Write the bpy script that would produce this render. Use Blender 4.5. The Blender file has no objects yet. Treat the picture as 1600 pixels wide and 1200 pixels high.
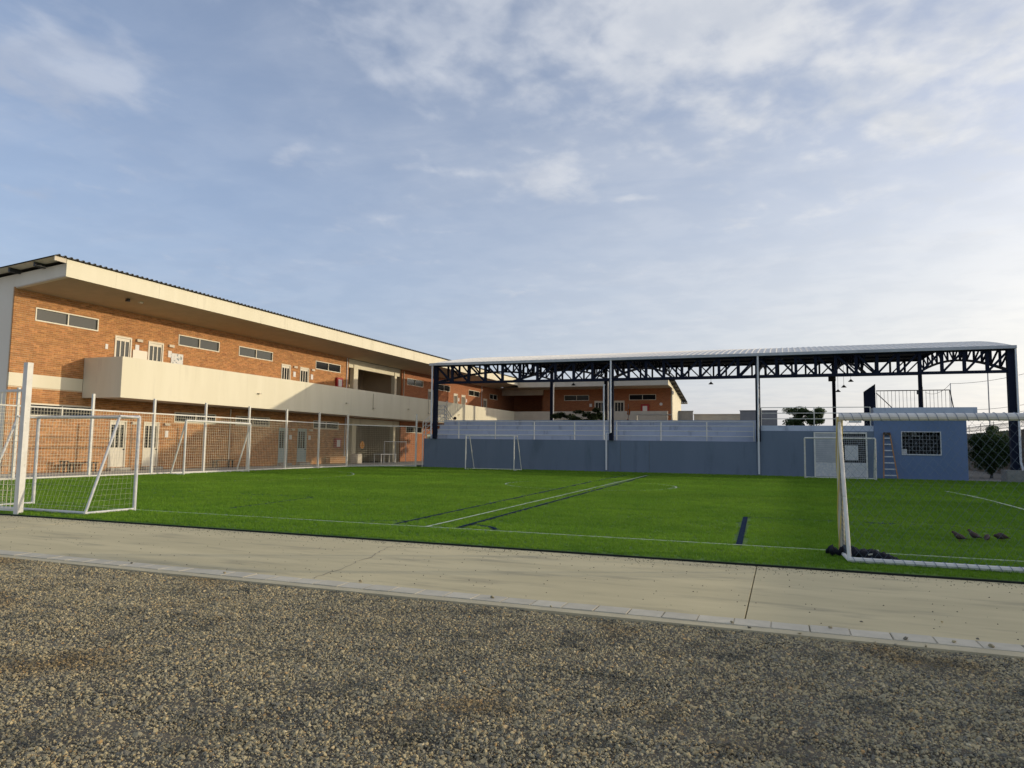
import bpy, bmesh, math, random
from mathutils import Vector, Matrix, noise
random.seed(7)
R = math.radians
scene = bpy.context.scene
COL = scene.collection

# ------------------------------------------------------------------ camera, sky, sun, exposure
F_PX, PITCH, ROLL, YAW, EYE = 1122.6, .08606, .0135, .3608, 1.5
fw = Vector((-math.sin(YAW)*math.cos(PITCH), math.cos(YAW)*math.cos(PITCH), math.sin(PITCH)))
rt0 = Vector((math.cos(YAW), math.sin(YAW), 0)); up0 = rt0.cross(fw)
rt = math.cos(ROLL)*rt0 + math.sin(ROLL)*up0
up = -math.sin(ROLL)*rt0 + math.cos(ROLL)*up0
cam = bpy.data.cameras.new('camera'); camo = bpy.data.objects.new('camera', cam); COL.objects.link(camo)
cam.sensor_width = 36; cam.lens = F_PX/1600*36; cam.clip_start = .05; cam.clip_end = 3000
m = Matrix.Identity(4)
for i in range(3):
    m[i][0], m[i][1], m[i][2] = rt[i], up[i], -fw[i]
m[2][3] = EYE
camo.matrix_world = m
scene.camera = camo

SUN_AZ, SUN_EL = R(65.7), R(10.6)          # azimuth from +Y towards +X
SUN_STRENGTH, SKY_STRENGTH, EXPOSURE = 2.30, .15, 0.0
sdir = Vector((math.sin(SUN_AZ)*math.cos(SUN_EL), math.cos(SUN_AZ)*math.cos(SUN_EL), math.sin(SUN_EL)))
sun = bpy.data.lights.new('sun', 'SUN'); suno = bpy.data.objects.new('sun', sun); COL.objects.link(suno)
sun.energy = SUN_STRENGTH; sun.angle = R(.7); sun.color = (1, .88, .66)
suno.rotation_euler = sdir.to_track_quat('Z', 'Y').to_euler(); suno.location = sdir*60

world = bpy.data.worlds.new('World'); scene.world = world; world.use_nodes = True
nt = world.node_tree; nt.nodes.clear()
def N(t, typ, **kw):
    n = t.nodes.new(typ)
    for k, v in kw.items():
        setattr(n, k, v)
    return n
def math_(t, op, a, b=None, c=None, clamp=False):
    n = t.nodes.new('ShaderNodeMath'); n.operation = op; n.use_clamp = clamp
    for i, v in enumerate((a, b, c)):
        if v is None: continue
        if isinstance(v, (int, float)): n.inputs[i].default_value = v
        else: t.links.new(v, n.inputs[i])
    return n.outputs[0]
def mixc(t, fac, a, b, mode='MIX'):
    n = t.nodes.new('ShaderNodeMix'); n.data_type = 'RGBA'; n.blend_type = mode
    for sock, v in ((n.inputs[0], fac), (n.inputs[6], a), (n.inputs[7], b)):
        if isinstance(v, (int, float)): sock.default_value = v
        elif isinstance(v, tuple): sock.default_value = (*v, 1)
        else: t.links.new(v, sock)
    return n.outputs[2]
def ramp(t, val, lo, hi, smooth=True):
    n = t.nodes.new('ShaderNodeMapRange'); n.interpolation_type = 'SMOOTHSTEP' if smooth else 'LINEAR'
    t.links.new(val, n.inputs[0]); n.inputs[1].default_value = lo; n.inputs[2].default_value = hi
    return n.outputs[0]
sky = N(nt, 'ShaderNodeTexSky', sky_type='NISHITA', sun_disc=False, sun_elevation=SUN_EL, sun_rotation=SUN_AZ,
        altitude=0, air_density=1.0, dust_density=1.6, ozone_density=2.2)
tc = N(nt, 'ShaderNodeTexCoord'); sep = N(nt, 'ShaderNodeSeparateXYZ'); nt.links.new(tc.outputs['Generated'], sep.inputs[0])
dz = math_(nt, 'MAXIMUM', sep.outputs[2], .02)
den = math_(nt, 'ADD', dz, .08)
cu = math_(nt, 'DIVIDE', sep.outputs[0], den); cv = math_(nt, 'DIVIDE', sep.outputs[1], den)
comb = N(nt, 'ShaderNodeCombineXYZ'); nt.links.new(cu, comb.inputs[0]); nt.links.new(cv, comb.inputs[1])
uvw = comb.outputs[0]
def nz(scale, detail=6, rough=.55, dist=0, vec=uvw, off=(0, 0, 0), sc=(1, 1, 1), rot=0):
    mp = N(nt, 'ShaderNodeMapping'); nt.links.new(vec, mp.inputs[0]); mp.inputs[1].default_value = off
    mp.inputs[2].default_value = (0, 0, rot); mp.inputs[3].default_value = sc
    n = N(nt, 'ShaderNodeTexNoise'); nt.links.new(mp.outputs[0], n.inputs['Vector'])
    n.inputs['Scale'].default_value = scale; n.inputs['Detail'].default_value = detail
    n.inputs['Roughness'].default_value = rough; n.inputs['Distortion'].default_value = dist
    return n.outputs[0]
def blob(u, v, ru, rv, rot=0, amp=1.0):
    mp = N(nt, 'ShaderNodeMapping', vector_type='TEXTURE'); nt.links.new(uvw, mp.inputs[0])
    mp.inputs[1].default_value = (u, v, 0); mp.inputs[2].default_value = (0, 0, rot); mp.inputs[3].default_value = (ru, rv, 1)
    ln = N(nt, 'ShaderNodeVectorMath', operation='LENGTH'); nt.links.new(mp.outputs[0], ln.inputs[0])
    return math_(nt, 'MULTIPLY', ramp(nt, ln.outputs['Value'], 1.0, 0.0), amp)
cover = nz(1.3, 3, .5, off=(3.1, 1.7, 0))
bl = blob(-1.47, 1.08, .34, .36, .5, .46)
for b in ((-.70, 1.28, .42, .36, 0, .26), (-.1, 1.45, .75, .42, .1, .34), (.32, 1.98, .55, .22, .75, .36), (-.66, 2.1, .28, .32, 0, .30),
          (.05, 1.25, 1.2, .3, 0, .24), (-.45, 2.26, .16, .06, .2, .3), (-1.3, 1.62, .30, .07, -.5, .22), (-1.0, 1.85, .5, .05, .5, .12), (-1.55, 1.0, .5, .42, .4, .30), (.35, 1.75, 1.1, .75, .3, .26), (-.45, .95, .8, .35, 0, .30)):
    bl = math_(nt, 'MAXIMUM', bl, blob(*b))
puff = nz(10.5, 6, .50, .2, off=(.3, 2.2, 0), sc=(1, .8, 1), rot=.5)
mid = nz(3.0, 5, .6, .3, off=(7, 3, 0))
csum = math_(nt, 'ADD', math_(nt, 'MULTIPLY', puff, .62), math_(nt, 'MULTIPLY', mid, .38))
csum = math_(nt, 'ADD', csum, bl)
csum = math_(nt, 'ADD', csum, math_(nt, 'MULTIPLY', math_(nt, 'SUBTRACT', cover, .5), .5))
csum = math_(nt, 'ADD', csum, math_(nt, 'MULTIPLY', ramp(nt, dz, .42, .85), .22))   # the cloud field thickens overhead, added to lift and whiten the ambient light
cmask = ramp(nt, csum, .54, .90)
streak = nz(1.6, 6, .6, .8, off=(1, 5, 0), sc=(.7, 1.5, 1), rot=-.5)
veil = math_(nt, 'MULTIPLY_ADD', ramp(nt, streak, .35, .85), .24, .22)
lowhaze = ramp(nt, dz, .56, .0)                       # whitening of the air towards the horizon, all round
sunside = N(nt, 'ShaderNodeVectorMath', operation='DOT_PRODUCT'); nt.links.new(tc.outputs['Generated'], sunside.inputs[0])
sunside.inputs[1].default_value = tuple(sdir)
ss = ramp(nt, sunside.outputs['Value'], -.25, 1.0, False)
CLOUD_LO, CLOUD_HI = (3.5, 3.9, 4.7), (6.9, 6.7, 6.3)
cloudc = mixc(nt, ss, CLOUD_LO, CLOUD_HI)
cmod = nz(4.2, 5, .55, .2, off=(2, 9, 0))
cloudc = mixc(nt, ramp(nt, cmod, .35, .65), mixc(nt, 1.0, cloudc, (.80, .83, .88), 'MULTIPLY'), cloudc)
hazec = mixc(nt, ss, (2.25, 3.0, 4.7), (6.9, 6.45, 5.5))
skyb = mixc(nt, 1.0, sky.outputs[0], (1.88, 1.56, 1.53), 'MULTIPLY')
c0 = mixc(nt, math_(nt, 'MULTIPLY', lowhaze, math_(nt, 'MULTIPLY_ADD', ss, .55, .45)), skyb, hazec)
aur = math_(nt, 'MULTIPLY', math_(nt, 'POWER', ss, 6.0), lowhaze)          # glow of the hazy air round the low sun, added to lift shaded walls
c0 = mixc(nt, aur, c0, mixc(nt, 1.0, c0, (10.5, 9.4, 7.4), 'ADD'))
c1 = mixc(nt, veil, c0, cloudc)
c2 = mixc(nt, math_(nt, 'MULTIPLY', cmask, .86), c1, cloudc)
bg = N(nt, 'ShaderNodeBackground'); nt.links.new(c2, bg.inputs[0]); bg.inputs[1].default_value = SKY_STRENGTH
wo = N(nt, 'ShaderNodeOutputWorld'); nt.links.new(bg.outputs[0], wo.inputs[0])
vs = scene.view_settings
vs.view_transform = 'Standard'; vs.look = 'None'; vs.exposure = EXPOSURE; vs.gamma = 1; vs.use_curve_mapping = False

# ------------------------------------------------------------------ materials
MATS = {}
def mat(name, c1, c2=None, scale=3., rough=.75, bump=0, bscale=40., metal=0, spec=.4, stretch=(1, 1, 1), detail=5, lo=.35, hi=.68,
        c3=None, scale3=.6, lo3=.5, hi3=.75, rand=0, transl=0, bands=0):
    if name in MATS: return MATS[name]
    mt = bpy.data.materials.new(name); mt.use_nodes = True; t = mt.node_tree
    b = t.nodes['Principled BSDF']; b.inputs['Roughness'].default_value = rough; b.inputs['Metallic'].default_value = metal
    b.inputs['Specular IOR Level'].default_value = spec
    g = N(t, 'ShaderNodeNewGeometry')
    mp = N(t, 'ShaderNodeMapping'); t.links.new(g.outputs['Position'], mp.inputs[0]); mp.inputs[3].default_value = stretch
    def noi(s, d=detail, r=.6):
        n = N(t, 'ShaderNodeTexNoise'); t.links.new(mp.outputs[0], n.inputs['Vector'])
        n.inputs['Scale'].default_value = s; n.inputs['Detail'].default_value = d; n.inputs['Roughness'].default_value = r
        return n.outputs[0]
    col = None
    if c2 is not None:
        col = mixc(t, ramp(t, noi(scale), lo, hi), c1, c2)
    if c3 is not None:
        col = mixc(t, ramp(t, noi(scale3), lo3, hi3), col if col is not None else c1, c3)
    if bands:      # rolls of turf laid side by side, each with its pile leaning a little differently
        sp_ = N(t, 'ShaderNodeSeparateXYZ'); t.links.new(g.outputs['Position'], sp_.inputs[0])
        wn = N(t, 'ShaderNodeTexWhiteNoise', noise_dimensions='1D'); t.links.new(math_(t, 'FLOOR', math_(t, 'DIVIDE', sp_.outputs[1], 1.9)), wn.inputs['W'])
        hv = N(t, 'ShaderNodeHueSaturation'); t.links.new(col, hv.inputs['Color'])
        t.links.new(math_(t, 'MULTIPLY_ADD', wn.outputs[0], 2*bands, 1-bands), hv.inputs['Value']); col = hv.outputs[0]
    if rand:
        oi = N(t, 'ShaderNodeObjectInfo')
        f = math_(t, 'FRACT', math_(t, 'ADD', oi.outputs['Random'], g.outputs['Random Per Island']))
        hsv = N(t, 'ShaderNodeHueSaturation')
        if col is None: hsv.inputs['Color'].default_value = (*c1, 1)
        else: t.links.new(col, hsv.inputs['Color'])
        t.links.new(math_(t, 'MULTIPLY_ADD', f, 2*rand, 1-rand), hsv.inputs['Value'])
        t.links.new(math_(t, 'MULTIPLY_ADD', math_(t, 'FRACT', math_(t, 'MULTIPLY', f, 7.3)), .03*rand, .5-.015*rand), hsv.inputs['Hue'])
        col = hsv.outputs[0]
    if col is None: b.inputs['Base Color'].default_value = (*c1, 1)
    else: t.links.new(col, b.inputs['Base Color'])
    if bump:
        bn = N(t, 'ShaderNodeBump'); bn.inputs['Strength'].default_value = bump; bn.inputs['Distance'].default_value = .01
        t.links.new(noi(bscale, 4), bn.inputs['Height']); t.links.new(bn.outputs[0], b.inputs['Normal'])
    if transl:
        tr = N(t, 'ShaderNodeBsdfTranslucent'); ms = N(t, 'ShaderNodeMixShader'); ms.inputs[0].default_value = transl
        if col is None: tr.inputs[0].default_value = (*c1, 1)
        else: t.links.new(col, tr.inputs[0])
        out = t.nodes['Material Output']
        t.links.new(b.outputs[0], ms.inputs[1]); t.links.new(tr.outputs[0], ms.inputs[2]); t.links.new(ms.outputs[0], out.inputs[0])
    MATS[name] = mt
    return mt
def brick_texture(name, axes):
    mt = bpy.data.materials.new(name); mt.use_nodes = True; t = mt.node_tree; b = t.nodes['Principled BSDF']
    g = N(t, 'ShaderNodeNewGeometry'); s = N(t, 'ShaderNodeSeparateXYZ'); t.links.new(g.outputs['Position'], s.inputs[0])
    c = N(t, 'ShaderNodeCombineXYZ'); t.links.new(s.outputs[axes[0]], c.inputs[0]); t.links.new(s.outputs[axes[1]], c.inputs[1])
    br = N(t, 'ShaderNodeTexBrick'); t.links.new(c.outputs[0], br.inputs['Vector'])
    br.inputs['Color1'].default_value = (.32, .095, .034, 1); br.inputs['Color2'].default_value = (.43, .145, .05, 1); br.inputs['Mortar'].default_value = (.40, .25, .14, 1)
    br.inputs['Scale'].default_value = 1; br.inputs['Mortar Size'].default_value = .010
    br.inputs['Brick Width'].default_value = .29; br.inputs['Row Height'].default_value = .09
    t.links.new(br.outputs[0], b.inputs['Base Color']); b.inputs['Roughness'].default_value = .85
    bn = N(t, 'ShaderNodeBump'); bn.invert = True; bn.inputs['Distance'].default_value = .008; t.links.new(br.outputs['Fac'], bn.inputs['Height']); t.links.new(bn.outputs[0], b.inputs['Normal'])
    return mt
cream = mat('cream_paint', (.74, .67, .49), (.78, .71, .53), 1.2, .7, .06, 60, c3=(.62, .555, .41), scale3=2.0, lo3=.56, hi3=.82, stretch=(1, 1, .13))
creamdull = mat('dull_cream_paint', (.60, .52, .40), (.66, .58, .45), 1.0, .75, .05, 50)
gablep = mat('gable_paint', (.78, .70, .57), (.83, .76, .63), .7, .8, .05, 60, c3=(.62, .57, .48), scale3=.6, lo3=.58, hi3=.85, stretch=(1, 1, .3))
soffitm = mat('soffit_board', (.52, .41, .28), (.57, .45, .31), 1.5, .8, .05, 30)
brickm = mat('fired_brick', (.41, .185, .062), (.49, .23, .085), 9, .85, .35, 120, rand=.22, c3=(.31, .12, .042), scale3=1.3, lo3=.52, hi3=.8)
mortarm = mat('mortar', (.66, .50, .32), (.56, .42, .27), 12, .9, .2, 150)
brickL = brick_texture('brick_courses_side', (1, 2)); brickF = brick_texture('brick_courses_far', (0, 2))  # redder far brick, also toned down for the shade under the canopy
alum = mat('cream_aluminium', (.78, .72, .58), rough=.45)
glassm = mat('window_glass', (.050, .055, .050), rough=.12, spec=.5)
glassd = mat('dark_window_glass', (.012, .013, .014), rough=.15, spec=.25)
doorm = mat('cream_door', (.76, .70, .57), (.70, .64, .51), 3, .5)
doorg = mat('green_grey_door', (.38, .45, .42), (.32, .40, .37), 3, .5)
darkroof = mat('dark_roof_sheet', (.10, .095, .09), (.14, .13, .12), 2, .6)
steeld = mat('dark_steel', (.03, .03, .032), rough=.5)
navy = mat('navy_steel_paint', (.008, .011, .026), (.011, .015, .033), 3, .7, spec=.15)
whitep = mat('white_paint', (.74, .71, .64), (.66, .63, .56), 5, .6, c3=(.46, .42, .35), scale3=9, lo3=.64, hi3=.76)
galv = mat('galvanised_white_tube', (.52, .53, .55), (.68, .66, .62), 9, .6, c3=(.40, .36, .30), scale3=14, lo3=.62, hi3=.72)
pipew = mat('white_pvc_pipe', (.74, .74, .75), rough=.4)
slate = mat('slate_blue_paint', (.145, .185, .245), (.16, .20, .265), .9, .8, .08, 40, c3=(.115, .15, .20), scale3=1.1, lo3=.50, hi3=.72, stretch=(1, 1, .22))
tierp = mat('pale_blue_tier_paint', (.47, .52, .62), (.51, .56, .66), 1.5, .8, .05, 40, c3=(.30, .34, .42), scale3=1.6, lo3=.55, hi3=.72, stretch=(1, 1, .3))
boothp = mat('booth_blue_paint', (.13, .195, .33), (.15, .215, .36), .8, .8, .1, 30, c3=(.11, .16, .26), scale3=1.0, lo3=.5, hi3=.75, stretch=(1, 1, .25))
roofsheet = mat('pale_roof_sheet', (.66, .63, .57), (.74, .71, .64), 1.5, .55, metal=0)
roofundershade = mat('roof_underside_shade', (.035, .035, .037), rough=.8)  # near-black second sheet paints in the shade under the canopy roof
gutterm = mat('grey_gutter', (.42, .43, .45), (.50, .51, .52), 3, .4)
concrete = mat('path_concrete', (.53, .455, .27), (.62, .53, .315), .9, .9, .3, 90, stretch=(.35, 1.6, 1), c3=(.39, .34, .215), scale3=2.0, lo3=.50, hi3=.74, spec=.2, detail=8)
kerbm = mat('kerb_concrete', (.50, .455, .345), (.56, .51, .39), 6, .85, .2, 120, rand=.07)
haunch = mat('kerb_haunch', (.48, .415, .265), (.55, .475, .30), 4, .9, .25, 100)
paving = mat('paving_concrete', (.30, .28, .25), (.37, .35, .31), 1.2, .85, .15, 40)
blockw = mat('block_wall', (.20, .175, .145), (.26, .23, .19), 1.5, .9, .2, 30)
greyw = mat('grey_render_wall', (.24, .24, .25), (.28, .28, .28), 1, .85, .05, 30)
plinthm = mat('concrete_plinth', (.25, .235, .21), (.32, .30, .27), 3, .9, .2, 40)
fines_gap_shade = mat('gravel_fines_gap_shade', (.10, .085, .058), (.15, .125, .085), 2.2, .95, .6, 90, c3=(.075, .062, .045), scale3=5, lo3=.45, hi3=.7, detail=8)  # fines toned darker to paint shade into the gaps between stones
earth = mat('bare_earth', (.24, .19, .13), (.17, .15, .10), .3, .95)
turfm = mat('turf_base', (.09, .18, .014), (.115, .22, .016), .8, .8, .5, 140, bands=.085, c3=(.06, .14, .012), scale3=5, lo3=.4, hi3=.7)
bladem = mat('turf_blade', (.16, .30, .022), (.225, .375, .028), .33, .55, rand=.22, transl=.35, spec=.25, bands=.085, c3=(.13, .265, .02), scale3=1.3, lo3=.4, hi3=.7)
edgem = mat('turf_backing_shadow', (.012, .016, .012), rough=.9)
linew = mat('white_turf_line', (.56, .61, .47), (.36, .47, .27), 6, .9, spec=.05)
linen = mat('navy_turf_line', (.008, .015, .05), (.012, .03, .05), 14, .9, spec=.03)
woody = mat('orange_ladder_rail', (.42, .20, .07), (.36, .17, .06), 6, .6)
rungm = mat('aluminium_rung', (.62, .63, .65), rough=.35, metal=.3)
wirem = mat('cream_coated_wire', (.82, .74, .54), rough=.6)
oldpost = mat('yellowed_goal_paint', (.55, .50, .38), (.62, .46, .16), 7, .6, stretch=(1, 1, .12), lo=.45, hi=.6)
netm = mat('net_cord', (.55, .52, .42), rough=.8)
netdark = mat('dark_net_cord', (.10, .14, .17), rough=.8)
lacem = mat('lacing_cord', (.26, .29, .36), rough=.8)
blackc = mat('black_net_cloth', (.008, .009, .014), (.014, .015, .022), 30, .9, .5, 80)
leafm = mat('bush_leaf', (.045, .085, .022), (.06, .11, .03), 4, .6, rand=.3, transl=.3)
leafd = mat('court_tree_leaf', (.05, .075, .03), (.065, .095, .04), 4, .6, rand=.3, transl=.3)
barkm = mat('bark', (.11, .085, .06), (.07, .055, .04), 12, .9)
birdm = mat('brown_feather', (.085, .05, .038), (.03, .022, .022), 25, .8)
redm = mat('red_cabinet', (.36, .03, .03), rough=.4)
paperm = mat('paper', (.74, .72, .68), rough=.7)
boardm = mat('printed_notice', (.70, .69, .64), (.16, .22, .24), 5.5, .6, lo=.54, hi=.60, c3=(.42, .36, .32), scale3=9, lo3=.60, hi3=.66)
woodb = mat('dark_bench_wood', (.06, .035, .02), rough=.7)
orangem = mat('orange_plastic', (.65, .25, .02), rough=.5)
flagr = mat('dark_red_cloth', (.10, .012, .012), rough=.8); flago = mat('orange_cloth', (.55, .17, .03), rough=.8)
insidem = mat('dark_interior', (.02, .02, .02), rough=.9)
stonem = None

# ------------------------------------------------------------------ mesh helpers
class MB:
    def __init__(s): s.v = []; s.f = []
    def quad(s, a, b, c, d):
        n = len(s.v); s.v += [a, b, c, d]; s.f.append((n, n+1, n+2, n+3)); return s
    def poly(s, pts):
        n = len(s.v); s.v += list(pts); s.f.append(tuple(range(n, n+len(pts)))); return s
    def box(s, x0, y0, z0, x1, y1, z1):
        x0, x1 = sorted((x0, x1)); y0, y1 = sorted((y0, y1)); z0, z1 = sorted((z0, z1))
        n = len(s.v)
        s.v += [(x0, y0, z0), (x1, y0, z0), (x1, y1, z0), (x0, y1, z0), (x0, y0, z1), (x1, y0, z1), (x1, y1, z1), (x0, y1, z1)]
        for f in ((3, 2, 1, 0), (4, 5, 6, 7), (0, 1, 5, 4), (1, 2, 6, 5), (2, 3, 7, 6), (3, 0, 4, 7)):
            s.f.append(tuple(n+i for i in f))
        return s
    def bar(s, p, q, w, h=None, upv=(0, 0, 1)):
        p = Vector(p); q = Vector(q); d = (q-p).normalized(); u = Vector(upv)
        if abs(d.dot(u)) > .98: u = Vector((0, 1, 0))
        a = d.cross(u).normalized()*w/2; b = a.cross(d).normalized()*(h or w)/2
        n = len(s.v)
        s.v += [tuple(x) for x in (p-a-b, p+a-b, p+a+b, p-a+b, q-a-b, q+a-b, q+a+b, q-a+b)]
        for f in ((0, 1, 2, 3), (7, 6, 5, 4), (4, 5, 1, 0), (5, 6, 2, 1), (6, 7, 3, 2), (7, 4, 0, 3)):
            s.f.append(tuple(n+i for i in f))
        return s
    def tube(s, pts, r, seg=8, cap=True):
        pts = [Vector(p) for p in pts]; n0 = len(s.v); k = len(pts)
        rr = r if isinstance(r, (list, tuple)) else [r]*k
        ref = None
        for i, p in enumerate(pts):
            d = (pts[min(i+1, k-1)]-pts[max(i-1, 0)]).normalized()
            u = Vector((0, 0, 1)) if abs(d.z) < .95 else Vector((1, 0, 0))
            a = d.cross(u).normalized()
            if ref is not None and a.dot(ref) < 0: a = -a
            ref = a; b = a.cross(d)
            for j in range(seg):
                t = 2*math.pi*j/seg; s.v.append(tuple(p+(a*math.cos(t)+b*math.sin(t))*rr[i]))
        for i in range(k-1):
            for j in range(seg):
                s.f.append((n0+i*seg+j, n0+i*seg+(j+1) % seg, n0+(i+1)*seg+(j+1) % seg, n0+(i+1)*seg+j))
        if cap:
            s.f.append(tuple(n0+j for j in reversed(range(seg)))); s.f.append(tuple(n0+(k-1)*seg+j for j in range(seg)))
        return s
    def build(s, name, material, parent=None, smooth=False, bevel=0, kind=None):
        off = origin(parent) if parent else Vector((0, 0, 0))
        me = bpy.data.meshes.new(name); me.from_pydata([tuple(Vector(v)-off) for v in s.v], [], s.f); me.update()
        bm = bmesh.new(); bm.from_mesh(me); bmesh.ops.recalc_face_normals(bm, faces=bm.faces)
        if bevel: bmesh.ops.bevel(bm, geom=list(bm.edges), offset=bevel, segments=2, affect='EDGES', clamp_overlap=True)
        bm.to_mesh(me); bm.free()
        if smooth: me.polygons.foreach_set('use_smooth', [True]*len(me.polygons))
        me.materials.append(material)
        o = bpy.data.objects.new(name, me); COL.objects.link(o)
        if parent: o.parent = parent
        if kind: o['kind'] = kind
        return o
def origin(o):
    p = Vector((0, 0, 0))
    while o is not None: p += o.location; o = o.parent
    return p
def tag(o, label, cat, group=None):
    o['label'] = label; o['category'] = cat
    if group: o['group'] = group
    return o
def thing(name, loc, label, cat, group=None):
    o = bpy.data.objects.new(name, None); COL.objects.link(o); o.location = loc; o.empty_display_size = .3
    return tag(o, label, cat, group)
def struct(name, mb, material, **k):
    o = mb.build(name, material, **k); o['kind'] = 'structure'; return o
def place(name, me, parent, loc, rot=(0, 0, 0)):
    o = bpy.data.objects.new(name, me); COL.objects.link(o); o.parent = parent
    o.location = Vector(loc)-origin(parent); o.rotation_euler = rot; return o
def grid_holes(a0, a1, b0, b1, holes):
    """rectangles that cover [a0,a1]x[b0,b1] minus the holes"""
    bs = sorted({b0, b1, *[min(max(h[i], b0), b1) for h in holes for i in (2, 3)]})
    for lo, hi in zip(bs, bs[1:]):
        if hi-lo < 1e-5: continue
        mid = (lo+hi)/2
        cur = a0
        for h in sorted(h for h in holes if h[2] < mid < h[3] and h[1] > a0 and h[0] < a1):
            if h[0] > cur: yield (cur, min(h[0], a1), lo, hi)
            cur = max(cur, h[1])
        if cur < a1: yield (cur, a1, lo, hi)

# ------------------------------------------------------------------ ground, gravel, kerb, path, turf
struct('ground', MB().quad((-400, -60, -.16), (300, -60, -.16), (300, 700, -.16), (-400, 700, -.16)), earth)
# gravel bed: gently rutted sheet
nx, ny = 150, 64
gx0, gx1, gy0, gy1 = -26., 9., -6., 6.60
def gz(x, y):
    z = -.052+.018*noise.noise(Vector((x*.9, y*1.6, 0)))+.012*noise.noise(Vector((x*3, y*4, 5)))
    for a, b, w, d in ((.55, 3.3, .16, .014), (.40, 4.4, .16, .010)):
        t = (y-(b+a*.22*(x+3)))/w; z += -d*math.exp(-t*t)+.5*d*math.exp(-(t-1.8)**2)
    return z
gb = MB()
for j in range(ny+1):
    for i in range(nx+1):
        x = gx0+(gx1-gx0)*i/nx; y = gy0+(gy1-gy0)*j/ny; gb.v.append((x, y, gz(x, y)))
for j in range(ny):
    for i in range(nx):
        a = j*(nx+1)+i; gb.f.append((a, a+1, a+nx+2, a+nx+1))
struct('gravel_yard', gb, fines_gap_shade, smooth=True)

def hidden_obj(name, me):
    return bpy.data.objects.new(name, me)
def scatter(emitter, sources, density, smin, smax, seed, tilt, zrand=True, density_attr=None, scale_attr=None, lift=0.0):
    col = bpy.data.collections.new(emitter.name+'_pieces')
    for s in sources: col.objects.link(s)
    ng = bpy.data.node_groups.new(emitter.name+'_scatter', 'GeometryNodeTree')
    ng.interface.new_socket('Geometry', in_out='INPUT', socket_type='NodeSocketGeometry')
    ng.interface.new_socket('Geometry', in_out='OUTPUT', socket_type='NodeSocketGeometry')
    gi = ng.nodes.new('NodeGroupInput'); go = ng.nodes.new('NodeGroupOutput')
    dp = ng.nodes.new('GeometryNodeDistributePointsOnFaces'); dp.distribute_method = 'RANDOM'
    ng.links.new(gi.outputs[0], dp.inputs['Mesh']); dp.inputs['Seed'].default_value = seed
    dp.inputs['Density'].default_value = density
    if density_attr:
        na = ng.nodes.new('GeometryNodeInputNamedAttribute'); na.data_type = 'FLOAT'; na.inputs[0].default_value = density_attr
        ng.links.new(na.outputs[0], dp.inputs['Density'])
    ci = ng.nodes.new('GeometryNodeCollectionInfo'); ci.inputs[0].default_value = col
    ci.inputs['Separate Children'].default_value = True; ci.inputs['Reset Children'].default_value = True
    ip = ng.nodes.new('GeometryNodeInstanceOnPoints'); ng.links.new(dp.outputs['Points'], ip.inputs['Points'])
    ng.links.new(ci.outputs[0], ip.inputs['Instance']); ip.inputs['Pick Instance'].default_value = True
    rv = ng.nodes.new('FunctionNodeRandomValue'); rv.data_type = 'FLOAT_VECTOR'
    rv.inputs[0].default_value = (-tilt, -tilt, 0); rv.inputs[1].default_value = (tilt, tilt, 6.283); rv.inputs['Seed'].default_value = seed+1
    ng.links.new(rv.outputs[0], ip.inputs['Rotation'])
    rs = ng.nodes.new('FunctionNodeRandomValue'); rs.data_type = 'FLOAT'
    rs.inputs[2].default_value = smin; rs.inputs[3].default_value = smax; rs.inputs['Seed'].default_value = seed+2
    out = rs.outputs[1]
    if scale_attr:
        ns = ng.nodes.new('GeometryNodeInputNamedAttribute'); ns.data_type = 'FLOAT'; ns.inputs[0].default_value = scale_attr
        mm = ng.nodes.new('ShaderNodeMath'); mm.operation = 'MULTIPLY'; ng.links.new(out, mm.inputs[0]); ng.links.new(ns.outputs[0], mm.inputs[1]); out = mm.outputs[0]
    ng.links.new(out, ip.inputs['Scale'])
    ng.links.new(ip.outputs[0], go.inputs[0])
    md = emitter.modifiers.new('scatter', 'NODES'); md.node_group = ng

# angular stones
stonem = bpy.data.materials.new('crushed_stone'); stonem.use_nodes = True
t = stonem.node_tree; b = t.nodes['Principled BSDF']; b.inputs['Roughness'].default_value = .85; b.inputs['Specular IOR Level'].default_value = .3
oi = N(t, 'ShaderNodeObjectInfo'); cr = N(t, 'ShaderNodeValToRGB'); t.links.new(oi.outputs['Random'], cr.inputs[0])
els = cr.color_ramp.elements
els[0].position = 0; els[0].color = (.085, .085, .082, 1); els[1].position = 1; els[1].color = (.66, .58, .40, 1)
for p, c in ((.2, (.17, .165, .145)), (.38, (.27, .245, .18)), (.58, (.36, .315, .205)), (.76, (.43, .365, .23)), (.93, (.50, .41, .24)), (.97, (.42, .26, .11))):
    e = els.new(p); e.color = (*c, 1)
g = N(t, 'ShaderNodeNewGeometry'); n1 = N(t, 'ShaderNodeTexNoise'); t.links.new(g.outputs['Position'], n1.inputs['Vector']); n1.inputs['Scale'].default_value = .9; n1.inputs['Detail'].default_value = 5
n2 = N(t, 'ShaderNodeTexNoise'); t.links.new(g.outputs['Position'], n2.inputs['Vector']); n2.inputs['Scale'].default_value = 120
cc = mixc(t, ramp(t, n1.outputs[0], .52, .72), cr.outputs[0], (.72, .60, .45), 'MULTIPLY')
cc = mixc(t, math_(t, 'MULTIPLY', ramp(t, n2.outputs[0], .4, .7), .35), cc, (.40, .36, .28))
n3 = N(t, 'ShaderNodeTexNoise'); t.links.new(g.outputs['Position'], n3.inputs['Vector']); n3.inputs['Scale'].default_value = 2.3; n3.inputs['Detail'].default_value = 6; n3.inputs['Roughness'].default_value = .7
cc = mixc(t, ramp(t, n3.outputs[0], .50, .66), cc, (.52, .55, .60), 'MULTIPLY')
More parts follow.
